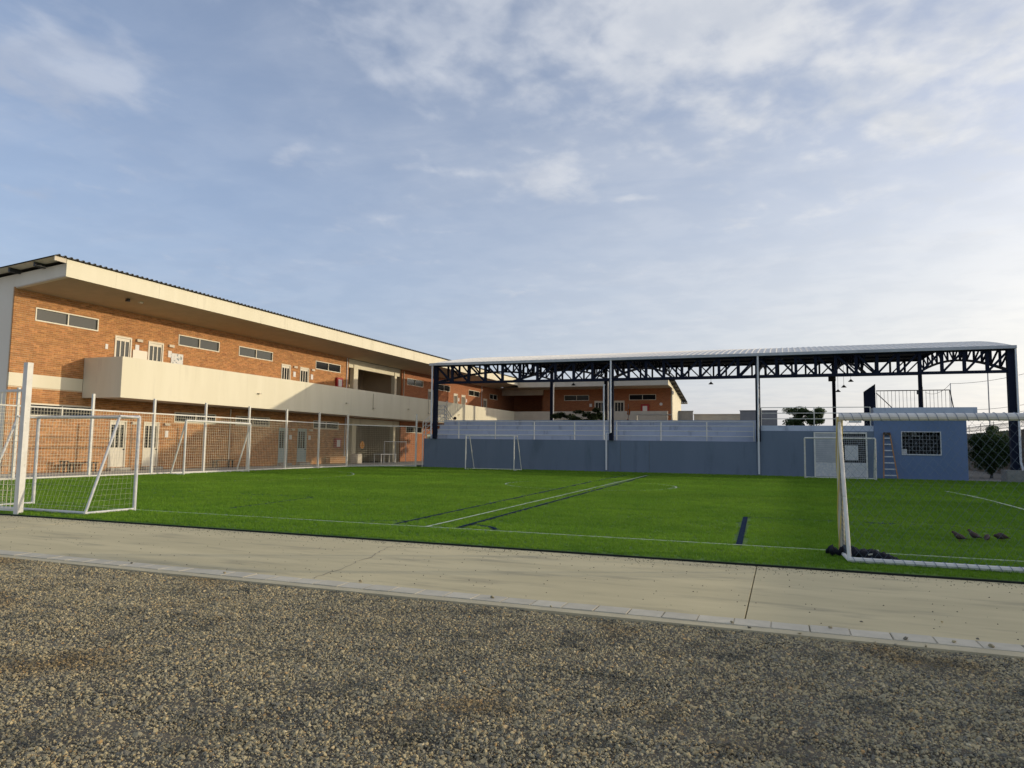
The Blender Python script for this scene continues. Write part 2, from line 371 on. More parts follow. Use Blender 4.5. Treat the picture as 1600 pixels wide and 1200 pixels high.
cc = mixc(t, 1.0, cc, (1.08, 1.05, .93), 'MULTIPLY')
t.links.new(cc, b.inputs['Base Color'])
stones = []
for k in range(12):
    bm = bmesh.new(); sx, sy, sz = random.uniform(.8, 1.25), random.uniform(.65, 1.0), random.uniform(.5, .85)
    for i in range(13):
        v = Vector([random.gauss(0, 1) for _ in range(3)]).normalized()
        v = Vector((v.x*sx, v.y*sy, v.z*sz))*random.uniform(.42, .52); bm.verts.new(v)
    r = bmesh.ops.convex_hull(bm, input=bm.verts)
    for v in [v for v in bm.verts if not v.link_faces]: bm.verts.remove(v)
    me = bpy.data.meshes.new('stone'); bm.to_mesh(me); bm.free(); me.materials.append(stonem)
    stones.append(hidden_obj('stone', me))
def patch(fn, x0, x1, y0, y1, step, dens, keep=None):
    mb = MB(); d = []; sc = []
    nxx = int((x1-x0)/step); nyy = int((y1-y0)/step)
    for i in range(nxx):
        for j in range(nyy):
            a, b_ = x0+i*step, y0+j*step
            if keep and not keep(a+step/2, b_+step/2): continue
            q = [(a, b_), (a+step, b_), (a+step, b_+step), (a, b_+step)]
            mb.quad(*[(x, y, fn(x, y)) for x, y in q])
            dd = dens(a+step/2, b_+step/2); d += [dd[0]]*1; sc += [dd[1]]
    return mb, d, sc
def face_attr(o, name, vals):
    at = o.data.attributes.new(name, 'FLOAT', 'FACE'); at.data.foreach_set('value', vals)
def in_view(x, y):                 # wedge the photograph looks over, with a wide margin either side
    return -1.55*y-1.2 < x < .32*y+1.6 and y > 1.6
def gdens(x, y):
    n = noise.noise(Vector((x*.55+4, y*.8, 2)))
    s = 1.0+.10*n
    return (3600*(1+.25*n), s)
for seed, smin, smax, dscale, nm in ((3, .008, .019, 1.3, 'small'), (11, .017, .036, .40, 'large'), (17, .036, .056, .009, 'biggest')):
    mb, d, sc = patch(lambda x, y: gz(x, y)+.002, -11.5, 3.75, 1.7, 6.59, .2444, gdens, in_view)
    go_ = mb.build('gravel', fines_gap_shade, kind='stuff')
    tag(go_, {'small': 'fine crushed grey and tan gravel in the foreground', 'large': 'coarser crushed stones lying on top of the gravel', 'biggest': 'scattered bigger stones standing out of the gravel'}[nm], 'gravel')
    face_attr(go_, 'dens', [x*dscale for x in d]); face_attr(go_, 'siz', sc)
    scatter(go_, [s.copy() for s in stones], 1000, smin, smax, seed, 1.1, density_attr='dens', scale_attr='siz')

# kerb of separate stones, a mortar haunch in front
kerb = MB()
for x in range(-30, 10, 2):
    kerb.poly([(x, 6.58, -.032), (x+2, 6.58, -.032), (x+2, 6.70, -.024), (x, 6.70, -.024)])
    kerb.poly([(x, 6.58, -.16), (x+2, 6.58, -.16), (x+2, 6.58, -.032), (x, 6.58, -.032)])
kerbo = struct('kerb', kerb, haunch)
ks = MB().box(-.1535, -.125, -.10, .1535, .125, .0); ksm = ks.build('kerb_stone', kerbm, None, bevel=.005)
me_ks = ksm.data; bpy.data.objects.remove(ksm)
x = -24.0; i = 0
while x < 7.5:
    place('kerb_stone', me_ks, kerbo, (x, 6.81+random.uniform(-.003, .003), -.019+random.uniform(-.002, .002)), (random.uniform(-.012, .012), random.uniform(-.008, .008), random.uniform(-.008, .008)))
    x += .312+random.uniform(-.004, .004)
# path slabs with open joints
patho = struct('path', MB().quad((-60, 6.68, -.09), (20, 6.68, -.09), (20, 10.25, -.09), (-60, 10.25, -.09)), plinthm)
for a, b in ((-60, -12.4), (-12.39, -.355), (-.345, 11.6), (11.61, 20)):
    MB().box(a, 6.942, -.088, b, 10.2, -.026).build('slab', concrete, patho, bevel=.003)
crack = MB()
pts = [(-5.62, 10.05), (-5.5, 9.5), (-5.42, 9.1), (-5.25, 8.6), (-5.22, 8.2), (-5.08, 7.7), (-5.05, 7.2), (-4.98, 6.9)]
fine = []
for (x0, y0), (x1, y1) in zip(pts, pts[1:]):
    for k in range(5): fine.append((x0+(x1-x0)*k/5+random.uniform(-.025, .025), y0+(y1-y0)*k/5))
for (x0, y0), (x1, y1) in zip(fine, fine[1:]):
    w = random.uniform(.002, .008); crack.quad((x0-w, y0, -.0225), (x0+w, y0, -.0225), (x1+w, y1, -.0225), (x1-w, y1, -.0225))
crack.build('crack', mat('crack_dirt', (.27, .235, .18), rough=.95), patho)
# dark rubber crumbs swept out of the turf and stray pebbles
crumb = MB()
for k in range(2600):
    x = random.uniform(-15, 4.5); y = 10.16-abs(random.gauss(0, .28)) if random.random() < .8 else random.uniform(6.9, 10.1)
    r = random.uniform(.003, .011); a = random.uniform(0, 3)
    if y < 6.96: continue
    z = -.0255
    p = [(x+r*math.cos(a+q*2.09), y+r*math.sin(a+q*2.09), z) for q in range(3)]
    n = len(crumb.v); crumb.v += p+[(x, y, z+r*.8)]; crumb.f += [(n, n+1, n+3), (n+1, n+2, n+3), (n+2, n, n+3)]
co = crumb.build('rubber_crumbs', mat('rubber_crumb', (.02, .02, .018), rough=.95), kind='stuff')
tag(co, 'scattered dark rubber crumbs on the concrete path', 'rubber crumbs')
peb = [(-2.75, 6.72), (-2.1, 6.60), (-.45, 6.62), (-.3, 6.55), (.35, 6.78), (.9, 6.62), (1.25, 6.68), (1.45, 6.85), (1.5, 6.65), (-6.1, 6.7), (-4.4, 6.9), (.62, 7.1), (1.3, 7.4), (1.02, 6.5), (.1, 6.52), (-7.6, 6.75)]
ORD = 'first second third fourth fifth sixth seventh eighth ninth tenth eleventh twelfth thirteenth fourteenth fifteenth sixteenth'.split()
for k, (x, y) in enumerate(sorted(peb)):
    o = bpy.data.objects.new('pebble', stones[k % 12].data); COL.objects.link(o)
    s = random.uniform(.03, .055); o.scale = (s, s, s); o.location = (x, y*1.0125+.01, (-.008 if y > 6.6 else -.022)); o.rotation_euler = (0, 0, k)
    tag(o, 'stray pebble on the kerb, %s from the left' % ORD[k], 'pebble', 'stray pebbles along the kerb')

# artificial turf
TX0, TX1, TY0, TY1 = -26.25, 14.0, 10.14, 43.25
turf = struct('turf', MB().box(TX0, TY0, -.06, TX1, TY1, 0), turfm)
MB().box(TX0, TY0-.03, -.06, TX1, TY0-.001, -.003).build('backing_edge_shadow', edgem, turf)  # black backing, widened to paint the shadow line under the turf edge
LZ = .020
segs = []
def line(pts, w, m_, name):
    mb = MB()
    for (xa, ya), (xb, yb) in zip(pts, pts[1:]):
        d = Vector((xb-xa, yb-ya, 0)).normalized(); n = Vector((-d.y, d.x, 0))*w/2
        mb.quad((xa+n.x, ya+n.y, LZ), (xb+n.x, yb+n.y, LZ), (xb-n.x, yb-n.y, LZ), (xa-n.x, ya-n.y, LZ)); segs.append((xa, ya, xb, yb, w/2+.02))
    return mb.build(name, m_, turf)
def arc(cx, cy, r, a0, a1, n=24): return [(cx+r*math.cos(R(a0+(a1-a0)*k/n)), cy+r*math.sin(R(a0+(a1-a0)*k/n))) for k in range(n+1)]
line([(-25.9, 11.86), (13.8, 11.86)], .045, linew, 'white_line')
line([(-6.1, 11.9), (-6.9, 39.2)], .065, linew, 'white_line')
line([(-25.9, 39.3), (13.8, 39.3)], .05, linew, 'white_line')
line(arc(-7.1, 27.6, 3.3, 0, 360, 64), .055, linew, 'white_line')
line([(5.72, 31.4), (5.92, 29), (5.98, 26.5), (5.95, 24), (5.88, 22), (5.6, 18)], .075, linew, 'white_line')
line(arc(-25.9, 26.6, 7.3, -75, 75, 30), .05, linew, 'white_line')
line([(-6.83, 12.05), (-7.75, 30.5), (-7.9, 38.6)], .08, linen, 'navy_line')
line([(-5.53, 12.0), (-6.75, 38.5)], .085, linen, 'navy_line')
line(arc(-5.55, 11.75, .78, 20, 90, 10), .085, linen, 'navy_line')
line(arc(-6.85, 11.75, .78, 90, 160, 10), .05, linen, 'navy_line')
line([(-.67, 11.9), (-.80, 16.75)], .095, linen, 'navy_line')
line([(-.80, 16.75), (13.5, 16.75)], .07, linen, 'navy_line')
line([(1.62, 16.6), (2.05, 16.6)], .12, linen, 'navy_line')
line([(-15.6, 16.95), (-12.14, 16.85), (-11.7, 13.1)], .065, linen, 'navy_line')
line([(-25.5, 16.95), (-15.8, 16.95)], .055, linen, 'navy_line')
blades = []
for k in range(6):
    mb = MB()
    for q in range(16):
        a = random.uniform(0, 6.28); r = .5*math.sqrt(random.random()); x, y = r*math.cos(a), r*math.sin(a)
        h = random.uniform(.45, .8); w = random.uniform(.05, .085); th = random.uniform(0, 6.28); dx, dy = math.cos(th)*w/2, math.sin(th)*w/2
        lx, ly = random.uniform(-.28, .28), random.uniform(-.28, .28)
        n = len(mb.v); mb.v += [(x-dx, y-dy, 0), (x+dx, y+dy, 0), (x+lx*.5+dx*.8, y+ly*.5+dy*.8, h*.6), (x+lx*.5-dx*.8, y+ly*.5-dy*.8, h*.6), (x+lx, y+ly, h)]
        mb.f += [(n, n+1, n+2, n+3), (n+3, n+2, n+4)]
    me = bpy.data.meshes.new('tuft'); me.from_pydata(mb.v, [], mb.f); me.materials.append(bladem); blades.append(hidden_obj('tuft', me))
def near_line(x, y, pad):
    for xa, ya, xb, yb, w in segs:
        dx, dy = xb-xa, yb-ya; L2 = dx*dx+dy*dy
        tt = max(0, min(1, ((x-xa)*dx+(y-ya)*dy)/L2))
        if (x-xa-tt*dx)**2+(y-ya-tt*dy)**2 < (w+pad)**2: return True
    return False
def tdens(x, y):
    d = math.hypot(x, y)
    return (min(420, 420*(11/d)**1.5), .055*min(1.9, max(1, (d/11)**.55)))
def turf_zone(y0, y1, step, seed):
    xs = (max(TX0, -1.75*y1-2), min(TX1, .42*y1+3))
    mb, d, sc = patch(lambda x, y: .001, xs[0], xs[1], y0, y1, step, tdens,
        lambda x, y: -1.62*y-1.5 < x < .36*y+2 and not near_line(x, y, step*.5))
    o = mb.build('turf_blades', turfm, kind='stuff')
    tag(o, 'short green plastic grass blades of the pitch, %s' % ('near strip by the path' if y0 < 12 else 'middle of the field' if y0 < 22 else 'far half'), 'artificial grass')
    face_attr(o, 'dens', d); face_attr(o, 'siz', sc)
    scatter(o, [s.copy() for s in blades], 100, .75, 1.15, seed, .12, density_attr='dens', scale_attr='siz')
turf_zone(TY0+.01, 17.5, .06, 21); turf_zone(17.5, 27, .12, 22); turf_zone(27, 43.2, .2, 23)
# paved margins
struct('paving', MB().box(-31.45, 14, -.10, TX0-.02, 100, .004), paving)
struct('pavement', MB().box(-22.9, TY1+.01, -.08, 14.3, 43.49, .03), plinthm)
struct('yard_floor', MB().box(9.05, 43.5, -.08, 14.3, 75, .012), plinthm)
struct('court_floor', MB().box(-26.2, 47.2, -.08, 9.0, 100, -.01), mat('court_paint', (.10, .12, .12), (.13, .15, .15), 1, .8))

# ------------------------------------------------------------------ left school building
LX, PX, FX = -31.5, -29.0, -28.4        # brick plane, balcony parapet plane, fascia plane
bld = thing('school_building', (LX, 50, 0), 'long two-storey brick school block with cream balcony parapet on the left', 'building')
W2, D2 = (6.85, 7.46), (4.42, 6.79); W1, D1 = (2.56, 3.12), (.16, 2.52)
wins = [(22.4, 25.6), (30.63, 33.75), (35.4, 38.57), (43.25, 46.38), (56.8, 59.87), (63.0, 65.7), (70.3, 73.25), (76.24, 78.6)]
doors = [(26.58, 27.58), (28.63, 29.63), (39.5, 40.46), (41.5, 42.5), (60.9, 61.95), (66.6, 67.55), (68.5, 69.48), (74.4, 75.45)]
lob = (47.5, 55.87)
holes = [(a, b, *W2) for a, b in wins]+[(a, b, *D2) for a, b in doors]+[(a, b, *W1) for a, b in wins]+[(a, b, *D1) for a, b in doors]
holes += [(lob[0], lob[1], 4.40, 9), (lob[0], lob[1], -.1, 3.5)]
NEAR = 47.5
mb = MB(); mbf = MB()
for a0, a1, b0, b1 in grid_holes(21.42, NEAR, -.1, 8.2, holes): mb.box(LX-.12, a0, b0, LX-.009, a1, b1)
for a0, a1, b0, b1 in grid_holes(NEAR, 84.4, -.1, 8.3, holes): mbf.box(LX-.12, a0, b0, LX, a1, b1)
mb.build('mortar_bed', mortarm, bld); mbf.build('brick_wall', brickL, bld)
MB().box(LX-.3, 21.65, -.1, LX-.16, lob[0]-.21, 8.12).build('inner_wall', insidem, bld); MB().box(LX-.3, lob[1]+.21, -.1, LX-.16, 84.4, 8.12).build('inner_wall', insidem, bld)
band = (3.86, 4.42)
allb = []
z = 0.0; row = 0
BW, BH = .29, .09
while z < 8.12:
    zc = z+BH/2
    if not (band[0]-.04 < zc < band[1]):
        free = [(21.40, NEAR)]
        for h in sorted(holes):
            if h[2]-.02 < zc < h[3]+.02:
                nf = []
                for a, b in free:
                    if h[1] <= a or h[0] >= b: nf.append((a, b)); continue
                    if h[0] > a: nf.append((a, h[0]))
                    if h[1] < b: nf.append((h[1], b))
                free = nf
        for a, b in free:
            y = 21.40-BW*.5*(row % 2)
            while y < b:
                p, q = max(y, a)+.005, min(y+BW, b)-.005
                if q-p > .03 and p < b: allb.append((p, q, z))
                y += BW
    z += BH; row += 1
allb.sort(key=lambda t_: (t_[0]-0)**2)
full = {}
def brick_mesh(w):
    key = round(w, 2)
    if key not in full:
        o = MB().box(-.05, -w/2, -.04, .0, w/2, .04).build('brick', brickm, None, bevel=.004); full[key] = o.data; bpy.data.objects.remove(o)
    return full[key]
for p, q, z in allb[:300]:
    place('brick', brick_mesh(q-p), bld, (LX+random.uniform(-.002, .004), (p+q)/2, z+.045))
mb = MB()
for p, q, z in allb[300:]:
    x = LX+random.uniform(-.002, .004); n = len(mb.v); z0, z1 = z+.005, z+.085
    mb.v += [(x, p, z0), (x, q, z0), (x, q, z1), (x, p, z1), (x-.03, p, z0), (x-.03, q, z0), (x-.03, q, z1), (x-.03, p, z1)]
    mb.f += [(n, n+1, n+2, n+3), (n, n+4, n+5, n+1), (n+1, n+5, n+6, n+2), (n+2, n+6, n+7, n+3), (n+3, n+7, n+4, n)]
mb.build('brickwork', brickm, bld, kind='stuff')
MB().box(LX-.05, 21.41, band[0]-.02, LX+.012, 24.94, band[1]).build('slab_band', cream, bld)
def window(y0, y1, z0, z1, dark, parent, axis='y', plane=LX, sgn=1):
    """strip window: frame, mullion, two panes"""
    def bx(mb, a0, a1, b0, b1, d0, d1):
        if axis == 'y': mb.box(plane+d0, a0, b0, plane+d1, a1, b1)
        else: mb.box(a0, plane-d0, b0, a1, plane-d1, b1)
        return mb
    f = MB(); w = .05
    bx(f, y0, y1, z0, z0+w, -.08, .025); bx(f, y0, y1, z1-w, z1, -.08, .025); bx(f, y0, y0+w, z0+w, z1-w, -.08, .023); bx(f, y1-w, y1, z0+w, z1-w, -.08, .023)
    fo = f.build('window', alum, parent)
    mid = (y0+y1)/2
    bx(MB(), mid-.025, mid+.025, z0+w, z1-w, -.07, .018).build('mullion', alum, fo)
    for a, b in ((y0+w, mid-.025), (mid+.025, y1-w)):
        bx(MB(), a, b, z0+w, z1-w, -.055, -.045).build('pane', glassd if dark else glassm, fo)
def door(y0, y1, z0, z1, leafmat, parent, axis='y', plane=LX, glass=None):
    def bx(mb, a0, a1, b0, b1, d0, d1):
        if axis == 'y': mb.box(plane+d0, a0, b0, plane+d1, a1, b1)
        else: mb.box(a0, plane-d0, b0, a1, plane-d1, b1)
        return mb
    f = MB(); w = .07
    bx(f, y0, y0+w, z0, z1, -.10, .03); bx(f, y1-w, y1, z0, z1, -.10, .03); bx(f, y0+w, y1-w, z1-w, z1, -.10, .028)
    lo, hi = z0+(z1-z0)*.42, z1-.22
    fr = f.build('door', leafmat, parent)
    n = 3; a, b = y0+w+.06, y1-w-.06
    lf = MB(); bx(lf, y0+w, y1-w, z0, lo, -.07, -.02); bx(lf, y0+w, y1-w, hi, z1-w, -.07, -.02)
    st = .06; gw = ((b-a)-(n-1)*st)/n
    bx(lf, y0+w, a, lo, hi, -.07, -.02); bx(lf, b, y1-w, lo, hi, -.07, -.02)
    for k in range(n-1):
        s0 = a+(k+1)*gw+k*st; bx(lf, s0, s0+st, lo, hi, -.07, -.02)
    lfo = lf.build('leaf', leafmat, fr)
    for k in range(n):
        s0 = a+k*(gw+st); bx(MB(), s0, s0+gw, lo, hi, -.055, -.045).build('pane', glass or glassd, lfo if False else fr)
    bx(MB(), b+.0, b+.05, lo-.12, lo-.06, -.02, .05).build('handle', steeld, fr)
for k, (a, b) in enumerate(wins):
    window(a, b, *W2, k in (3, 5, 6, 7), bld); window(a, b, *W1, True, bld)
for k, (a, b) in enumerate(doors):
    door(a, b, *D2, doorm, bld, glass=glassm if k < 2 else glassd); door(a, b, *D1, doorm if k < 2 else doorg, bld)
    if k < 4: MB().box(LX, a-.05, .0, LX+.35, b+.1, .15).build('step', paving, bld)
# balcony: slab, parapet and end wall
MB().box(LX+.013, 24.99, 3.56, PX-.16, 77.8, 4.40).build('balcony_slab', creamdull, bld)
MB().box(PX-.15, 24.95, 3.52, PX, 77.8, 5.46).build('parapet', cream, bld, bevel=.006)
MB().box(LX+.014, 24.96, 3.525, PX-.151, 25.10, 5.455).build('parapet_end', cream, bld)
for y, z in ((34.4, 4.39), (43.55, 4.37), (52.56, 4.42), (62.5, 4.4)):
    MB().box(PX-.02, y-.10, z-.03, PX+.16, y+.10, z+.03).build('drain_spout', creamdull, bld)
for y, z0, z1 in ((47.1, 4.2, 5.3), (56.15, 4.25, 5.4)):
    MB().tube([(PX+.04, y, z1), (PX+.04, y, z0)], .028, 8).build('conduit', creamdull, bld)
    MB().box(PX, y-.04, z0-.04, PX+.12, y+.22, z0+.04).build('conduit_box', creamdull, bld)
# fascia panels, soffit, gable, roof
y = 21.40
while y < 77.0:
    e = min(y+2.44, 77.3)
    MB().box(FX-.05, y+.003, 8.43, FX, e-.003, 9.17).build('fascia_panel', cream, bld); y += 2.44
sf = MB(); sf.poly([(FX-.05, 21.42, 8.44), (FX-.05, 77.3, 8.44), (LX-.02, 77.3, 8.13), (LX-.02, 21.42, 8.13)]); sf.poly([(FX-.05, 21.42, 8.48), (FX-.05, 77.3, 8.48), (LX-.02, 77.3, 8.17), (LX-.02, 21.42, 8.17)])
sf.build('soffit', soffitm, bld)
def roof_z(x): return 9.22+(x-FX)*.083
gp = [(FX-.001, 8.435), (FX-.001, 9.02), (-41, roof_z(-41)-.2), (-41, -.15), (LX-.02, -.15), (LX-.02, 8.13)]
gm = MB(); gm.poly([(x, 21.44, z) for x, z in gp]); gm.poly([(x, 21.62, z) for x, z in reversed(gp)])
for (xa, za), (xb, zb) in zip(gp, gp[1:]+gp[:1]): gm.quad((xa, 21.44, za), (xb, 21.44, zb), (xb, 21.62, zb), (xa, 21.62, za))
gm.build('gable_wall', gablep, bld)
MB().box(-41.2, 21.7, -.1, -41, 80, 8).build('rear_wall', gablep, bld)
MB().box(FX-.06, 20.86, 9.0, FX-.012, 21.39, 9.19).build('fascia_return', creamdull, bld)
def rib_sheet(x0, x1, y0, y1, zf, pitch=.28, h=.055, nx=1):
    mb = MB(); prof = []
    y = y0
    while y < y1:
        prof += [(y, 0), (y+pitch*.30, 0), (y+pitch*.42, h), (y+pitch*.62, h), (y+pitch*.74, 0)]; y += pitch
    for xx in (x0, x1):
        for (yy, hh) in prof: mb.v.append((xx, yy, zf(xx)+hh))
    n = len(prof)
    for i in range(n-1): mb.f.append((i, i+1, n+i+1, n+i))
    for xx in (x0, x1):
        for (yy, hh) in prof: mb.v.append((xx, yy, zf(xx)+hh-.012))
    for i in range(n-1): mb.f.append((2*n+i+1, 2*n+i, 3*n+i, 3*n+i+1))
    for i in range(n-1): mb.f.append((n+i, n+i+1, 3*n+i+1, 3*n+i)); mb.f.append((i+1, i, 2*n+i, 2*n+i+1))
    return mb
rib_sheet(-42, FX+.10, 20.84, 80, roof_z).build('roof', darkroof, bld)
MB().poly([(-42, 20.86, roof_z(-42)-.05), (FX-.0, 20.86, roof_z(FX)-.05), (FX-.0, 21.43, roof_z(FX)-.05), (-42, 21.43, roof_z(-42)-.05)]).build('overhang_board', gablep, bld)
for x in (-29.75, -31.3, -33.2, -35.2, -37.2):
    MB().box(x-.05, 20.95, roof_z(x)-.24, x+.05, 21.44, roof_z(x)-.06).build('purlin', steeld, bld)
# lobby opening between the two classroom blocks
for zf, zb, zt, cm in ((4.40, 7.47, 8.13, cream), (0, 3.0, 3.5, cream)):
    MB().box(LX-4.2, lob[0]-.1, zf-.02, LX-4.0, lob[1]+.1, zt).build('lobby_back_wall', soffitm, bld)
    MB().box(LX-4, lob[0]-.2, zf, LX-.13, lob[0]-.002, zt).build('lobby_side_wall', soffitm, bld)
    MB().box(LX-4, lob[1]+.002, zf, LX-.13, lob[1]+.2, zt).build('lobby_side_wall', soffitm, bld)
    MB().box(LX-.50, lob[0]+.002, zb, LX-.20, lob[1]-.002, zt).build('lobby_beam', cream, bld)
    for a, b in ((48.45, 49.05), (54.85, 55.2)):
        MB().box(LX-.48, a, zf, LX-.14, b, zb+.3).build('lobby_column', cream, bld)
MB().box(LX-4, lob[0], 4.2, LX-.01, lob[1], 4.4).build('lobby_floor', paving, bld)
for y in (47.2, 73.8):
    MB().tube([(LX+.05, y, 8.1), (LX+.05, y, 4.4)], .04, 8).build('rain_pipe', pipew, bld)
    MB().tube([(LX+.05, y, 3.5), (LX+.05, y, 0)], .04, 8).build('rain_pipe', pipew, bld)
MB().tube([(LX+.05, 34.9, 3.5), (LX+.05, 34.9, 0)], .035, 8).build('rain_pipe', alum, bld)
MB().tube([(LX+.05, 56.15, 8.0), (LX+.05, 56.15, 4.4)], .04, 8).build('rain_pipe', creamdull, bld)
MB().box(LX, 26.05, 6.05, LX+.02, 26.2, 6.3).build('switch_plate', paperm, bld)
for a in (27.85, 29.95, 40.75, 42.75):
    MB().box(LX, a, 6.66, LX+.10, a+.35, 6.80).build('room_plate', creamdull, bld)
    MB().box(LX, a, 2.36, LX+.10, a+.35, 2.48).build('room_plate', creamdull, bld)
tag(MB().tube([(-29.5, 25.48, 8.34), (-29.5, 25.48, 8.20)], [.09, .12], 12).build('dome_camera', steeld), 'black dome security camera under the long soffit', 'security camera')
tag(MB().box(-29.62, 26.18, 8.26, -29.48, 26.34, 8.34).build('smoke_detector', alum), 'small cream fixture under the soffit next to the black dome camera', 'ceiling fixture')
# sheets and boards fixed on the wall
papers = [(27.80, 6.16, .24, .34, 'right of the first upper door, above the low panel'), (29.95, 6.10, .24, .36, 'right of the second upper door, beside the printed board'),
          (40.75, 6.05, .26, .36, 'between the third and fourth upper doors'), (42.72, 6.05, .26, .36, 'right of the fourth upper door'), (30.05, 1.72, .2, .36, 'beside the second lower door, one edge lifting'),
          (62.2, 6.05, .26, .4, 'right of the upper door behind the corner steel column'), (67.7, 6.05, .22, .36, 'between the sunlit far pair of upper doors'), (69.65, 6.05, .22, .36, 'right of the last sunlit upper door'),
          (40.6, 1.75, .26, .3, 'between the two shaded green doors'), (42.7, 1.75, .26, .3, 'right of the second shaded green door')]
for y, z, w, h, wh in papers:
    o = MB().box(LX+.006, y, z, LX+.03, y+w, z+h).build('paper_sheet', paperm)
    if z < 2 and y < 31: o.rotation_euler = (0, 0, 0)
    tag(o, 'white paper on brick, '+wh, 'paper notice', 'paper notices by the classroom doors')
tag(MB().box(LX+.006, 27.66, 5.5, LX+.05, 28.56, 6.22).build('blank_board', alum), 'blank cream board between the first two upper doors', 'notice panel')
tag(MB().box(LX+.006, 30.16, 5.5, LX+.04, 31.0, 6.36).build('notice_board', boardm), 'white printed notice board with dark pictures under the second upper window', 'notice board')
for y, z, wh in ((45.75, 5.75, 'on the upper gallery beside the lobby'), (45.8, 1.2, 'downstairs near the lobby')):
    c = thing('fire_cabinet', (LX, y, z), 'red fire hose cabinet with pale front, '+wh, 'fire cabinet', 'fire cabinets')
    MB().box(LX+.006, y, z, LX+.2, y+.72, z+.72).build('cabinet_body', redm, c); MB().box(LX+.2, y+.14, z+.06, LX+.21, y+.58, z+.58).build('cabinet_pane', paperm, c)
def bench(loc, length, label):
    c = thing('bench', loc, label, 'bench', 'benches along the school wall'); x, y, z = loc
    MB().box(x-.18, y, .42, x+.18, y+length, .47).build('seat', woodb, c)
    for yy in (y+.08, y+length-.14):
        for xx in (x-.16, x+.10): MB().box(xx, yy, .0, xx+.06, yy+.06, .42).build('leg', woodb, c)
bench((-30.9, 24.1, 0), 1.35, 'low dark wooden bench against the sunlit wall below the first lower window')
bench((-30.9, 33.1, 0), 1.5, 'low dark bench in half shade behind the second goal')
b = thing('school_desk', (-30.9, 23.95, 0), 'small dark stool standing beside the first wooden bench', 'stool')
MB().box(-31.1, 23.7, .5, -30.8, 24.0, .55).build('seat', woodb, b)
for xx, yy in ((-31.08, 23.72), (-30.86, 23.72), (-31.08, 23.94), (-30.86, 23.94)): MB().box(xx, yy, 0, xx+.04, yy+.04, .5).build('leg', woodb, b)
b.name = 'stool'
# things in the lower lobby
d = MB().tube([(-30.42, 48.0, 1.42), (-30.38, 48.0, 1.42)], .30, 20).build('wall_disc', orangem); tag(d, 'round orange disc hanging at the lower lobby opening', 'disc')
o = MB().box(-30.9, 47.25, .02, -30.3, 47.9, .75).build('storage_box', creamdull, bevel=.02); tag(o, 'cream box standing on the floor below the orange disc', 'box')
tb = thing('table', (-30.5, 51.5, 0), 'white framed table standing in the lower lobby opening', 'table')
MB().box(-30.9, 50.5, .66, -30.2, 52.95, .72).build('table_top', paperm, tb)
for xx, yy in ((-30.88, 50.55), (-30.26, 50.55), (-30.88, 52.85), (-30.26, 52.85)): MB().box(xx, yy, 0, xx+.06, yy+.06, .66).build('leg', whitep, tb)
fr = thing('tube_frame', (-30.0, 52.2, 0), 'grey tube frame standing behind the lobby table', 'frame')
for yy in (50.45, 52.2, 54.0): MB().tube([(-29.9, yy, 0), (-29.9, yy, 1.72)], .03, 8).build('upright', galv, fr)
MB().tube([(-29.9, 50.45, 1.72), (-29.9, 54.0, 1.72)], .03, 8).build('top_bar', galv, fr)
o = MB().box(-31.3, 44.6, .05, -30.9, 46.6, .55).build('low_crate', woody, bevel=.02); tag(o, 'low orange wooden crate by the shaded lower wall', 'crate')

# ------------------------------------------------------------------ far wing
FY, FP, FFY = 80.3, 77.8, 77.2
far = thing('school_wing', (-20, FY, 0), 'brick wing across the court behind the steel canopy', 'building')
fx1 = -11.5
fw_ = [(-23.78, -20.8), (-16.16, -13.15), (-29.5, -26.9)]; fd = [(-20.15, -18.95), (-17.9, -16.7)]
fh = [(a, b, 6.82, 7.46) for a, b in fw_[:2]]+[(a, b, 4.42, 6.78) for a, b in fd]
mb = MB()
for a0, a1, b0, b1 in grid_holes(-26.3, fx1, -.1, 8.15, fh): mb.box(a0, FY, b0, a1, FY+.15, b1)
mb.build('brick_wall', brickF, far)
for a, b in fw_[:2]: window(a, b, 6.82, 7.46, True, far, 'x', FY)
for a, b in fd: door(a, b, 4.42, 6.78, doorm, far, 'x', FY)
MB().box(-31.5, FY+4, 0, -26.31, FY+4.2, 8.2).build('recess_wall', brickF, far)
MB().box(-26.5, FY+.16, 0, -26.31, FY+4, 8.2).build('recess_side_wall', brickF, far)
MB().box(-31.5, FY-.2, 7.5, -26.32, FY+.1, 8.2).build('recess_beam', creamdull, far)
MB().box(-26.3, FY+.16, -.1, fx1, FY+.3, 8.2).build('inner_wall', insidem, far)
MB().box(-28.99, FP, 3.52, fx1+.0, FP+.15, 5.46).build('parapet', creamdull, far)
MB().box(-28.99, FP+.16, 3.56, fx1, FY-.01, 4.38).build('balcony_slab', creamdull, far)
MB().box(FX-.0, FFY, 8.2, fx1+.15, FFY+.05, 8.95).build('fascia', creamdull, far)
mb = MB(); mb.poly([(-31.4, FFY+.051, 8.22), (fx1, FFY+.051, 8.22), (fx1, FY, 8.12), (-31.4, FY, 8.12)]); mb.poly([(-31.4, FY+.001, 8.12), (-26.3, FY+.001, 8.12), (-26.3, FY+4, 8.12), (-31.4, FY+4, 8.12)])
mb.build('soffit', soffitm, far)
ep = [(FFY+.06, 8.23), (FFY+.06, 8.9), (87.5, 7.3), (87.5, -.1), (FY, -.1), (FY, 8.1)]
gm = MB(); gm.poly([(fx1+.002, y, z) for y, z in ep]); gm.poly([(fx1+.15, y, z) for y, z in reversed(ep)])
for (ya, za), (yb, zb) in zip(ep, ep[1:]+ep[:1]): gm.quad((fx1+.002, ya, za), (fx1+.002, yb, zb), (fx1+.15, yb, zb), (fx1+.15, ya, za))
gm.build('end_wall', cream, far)
rs = MB()
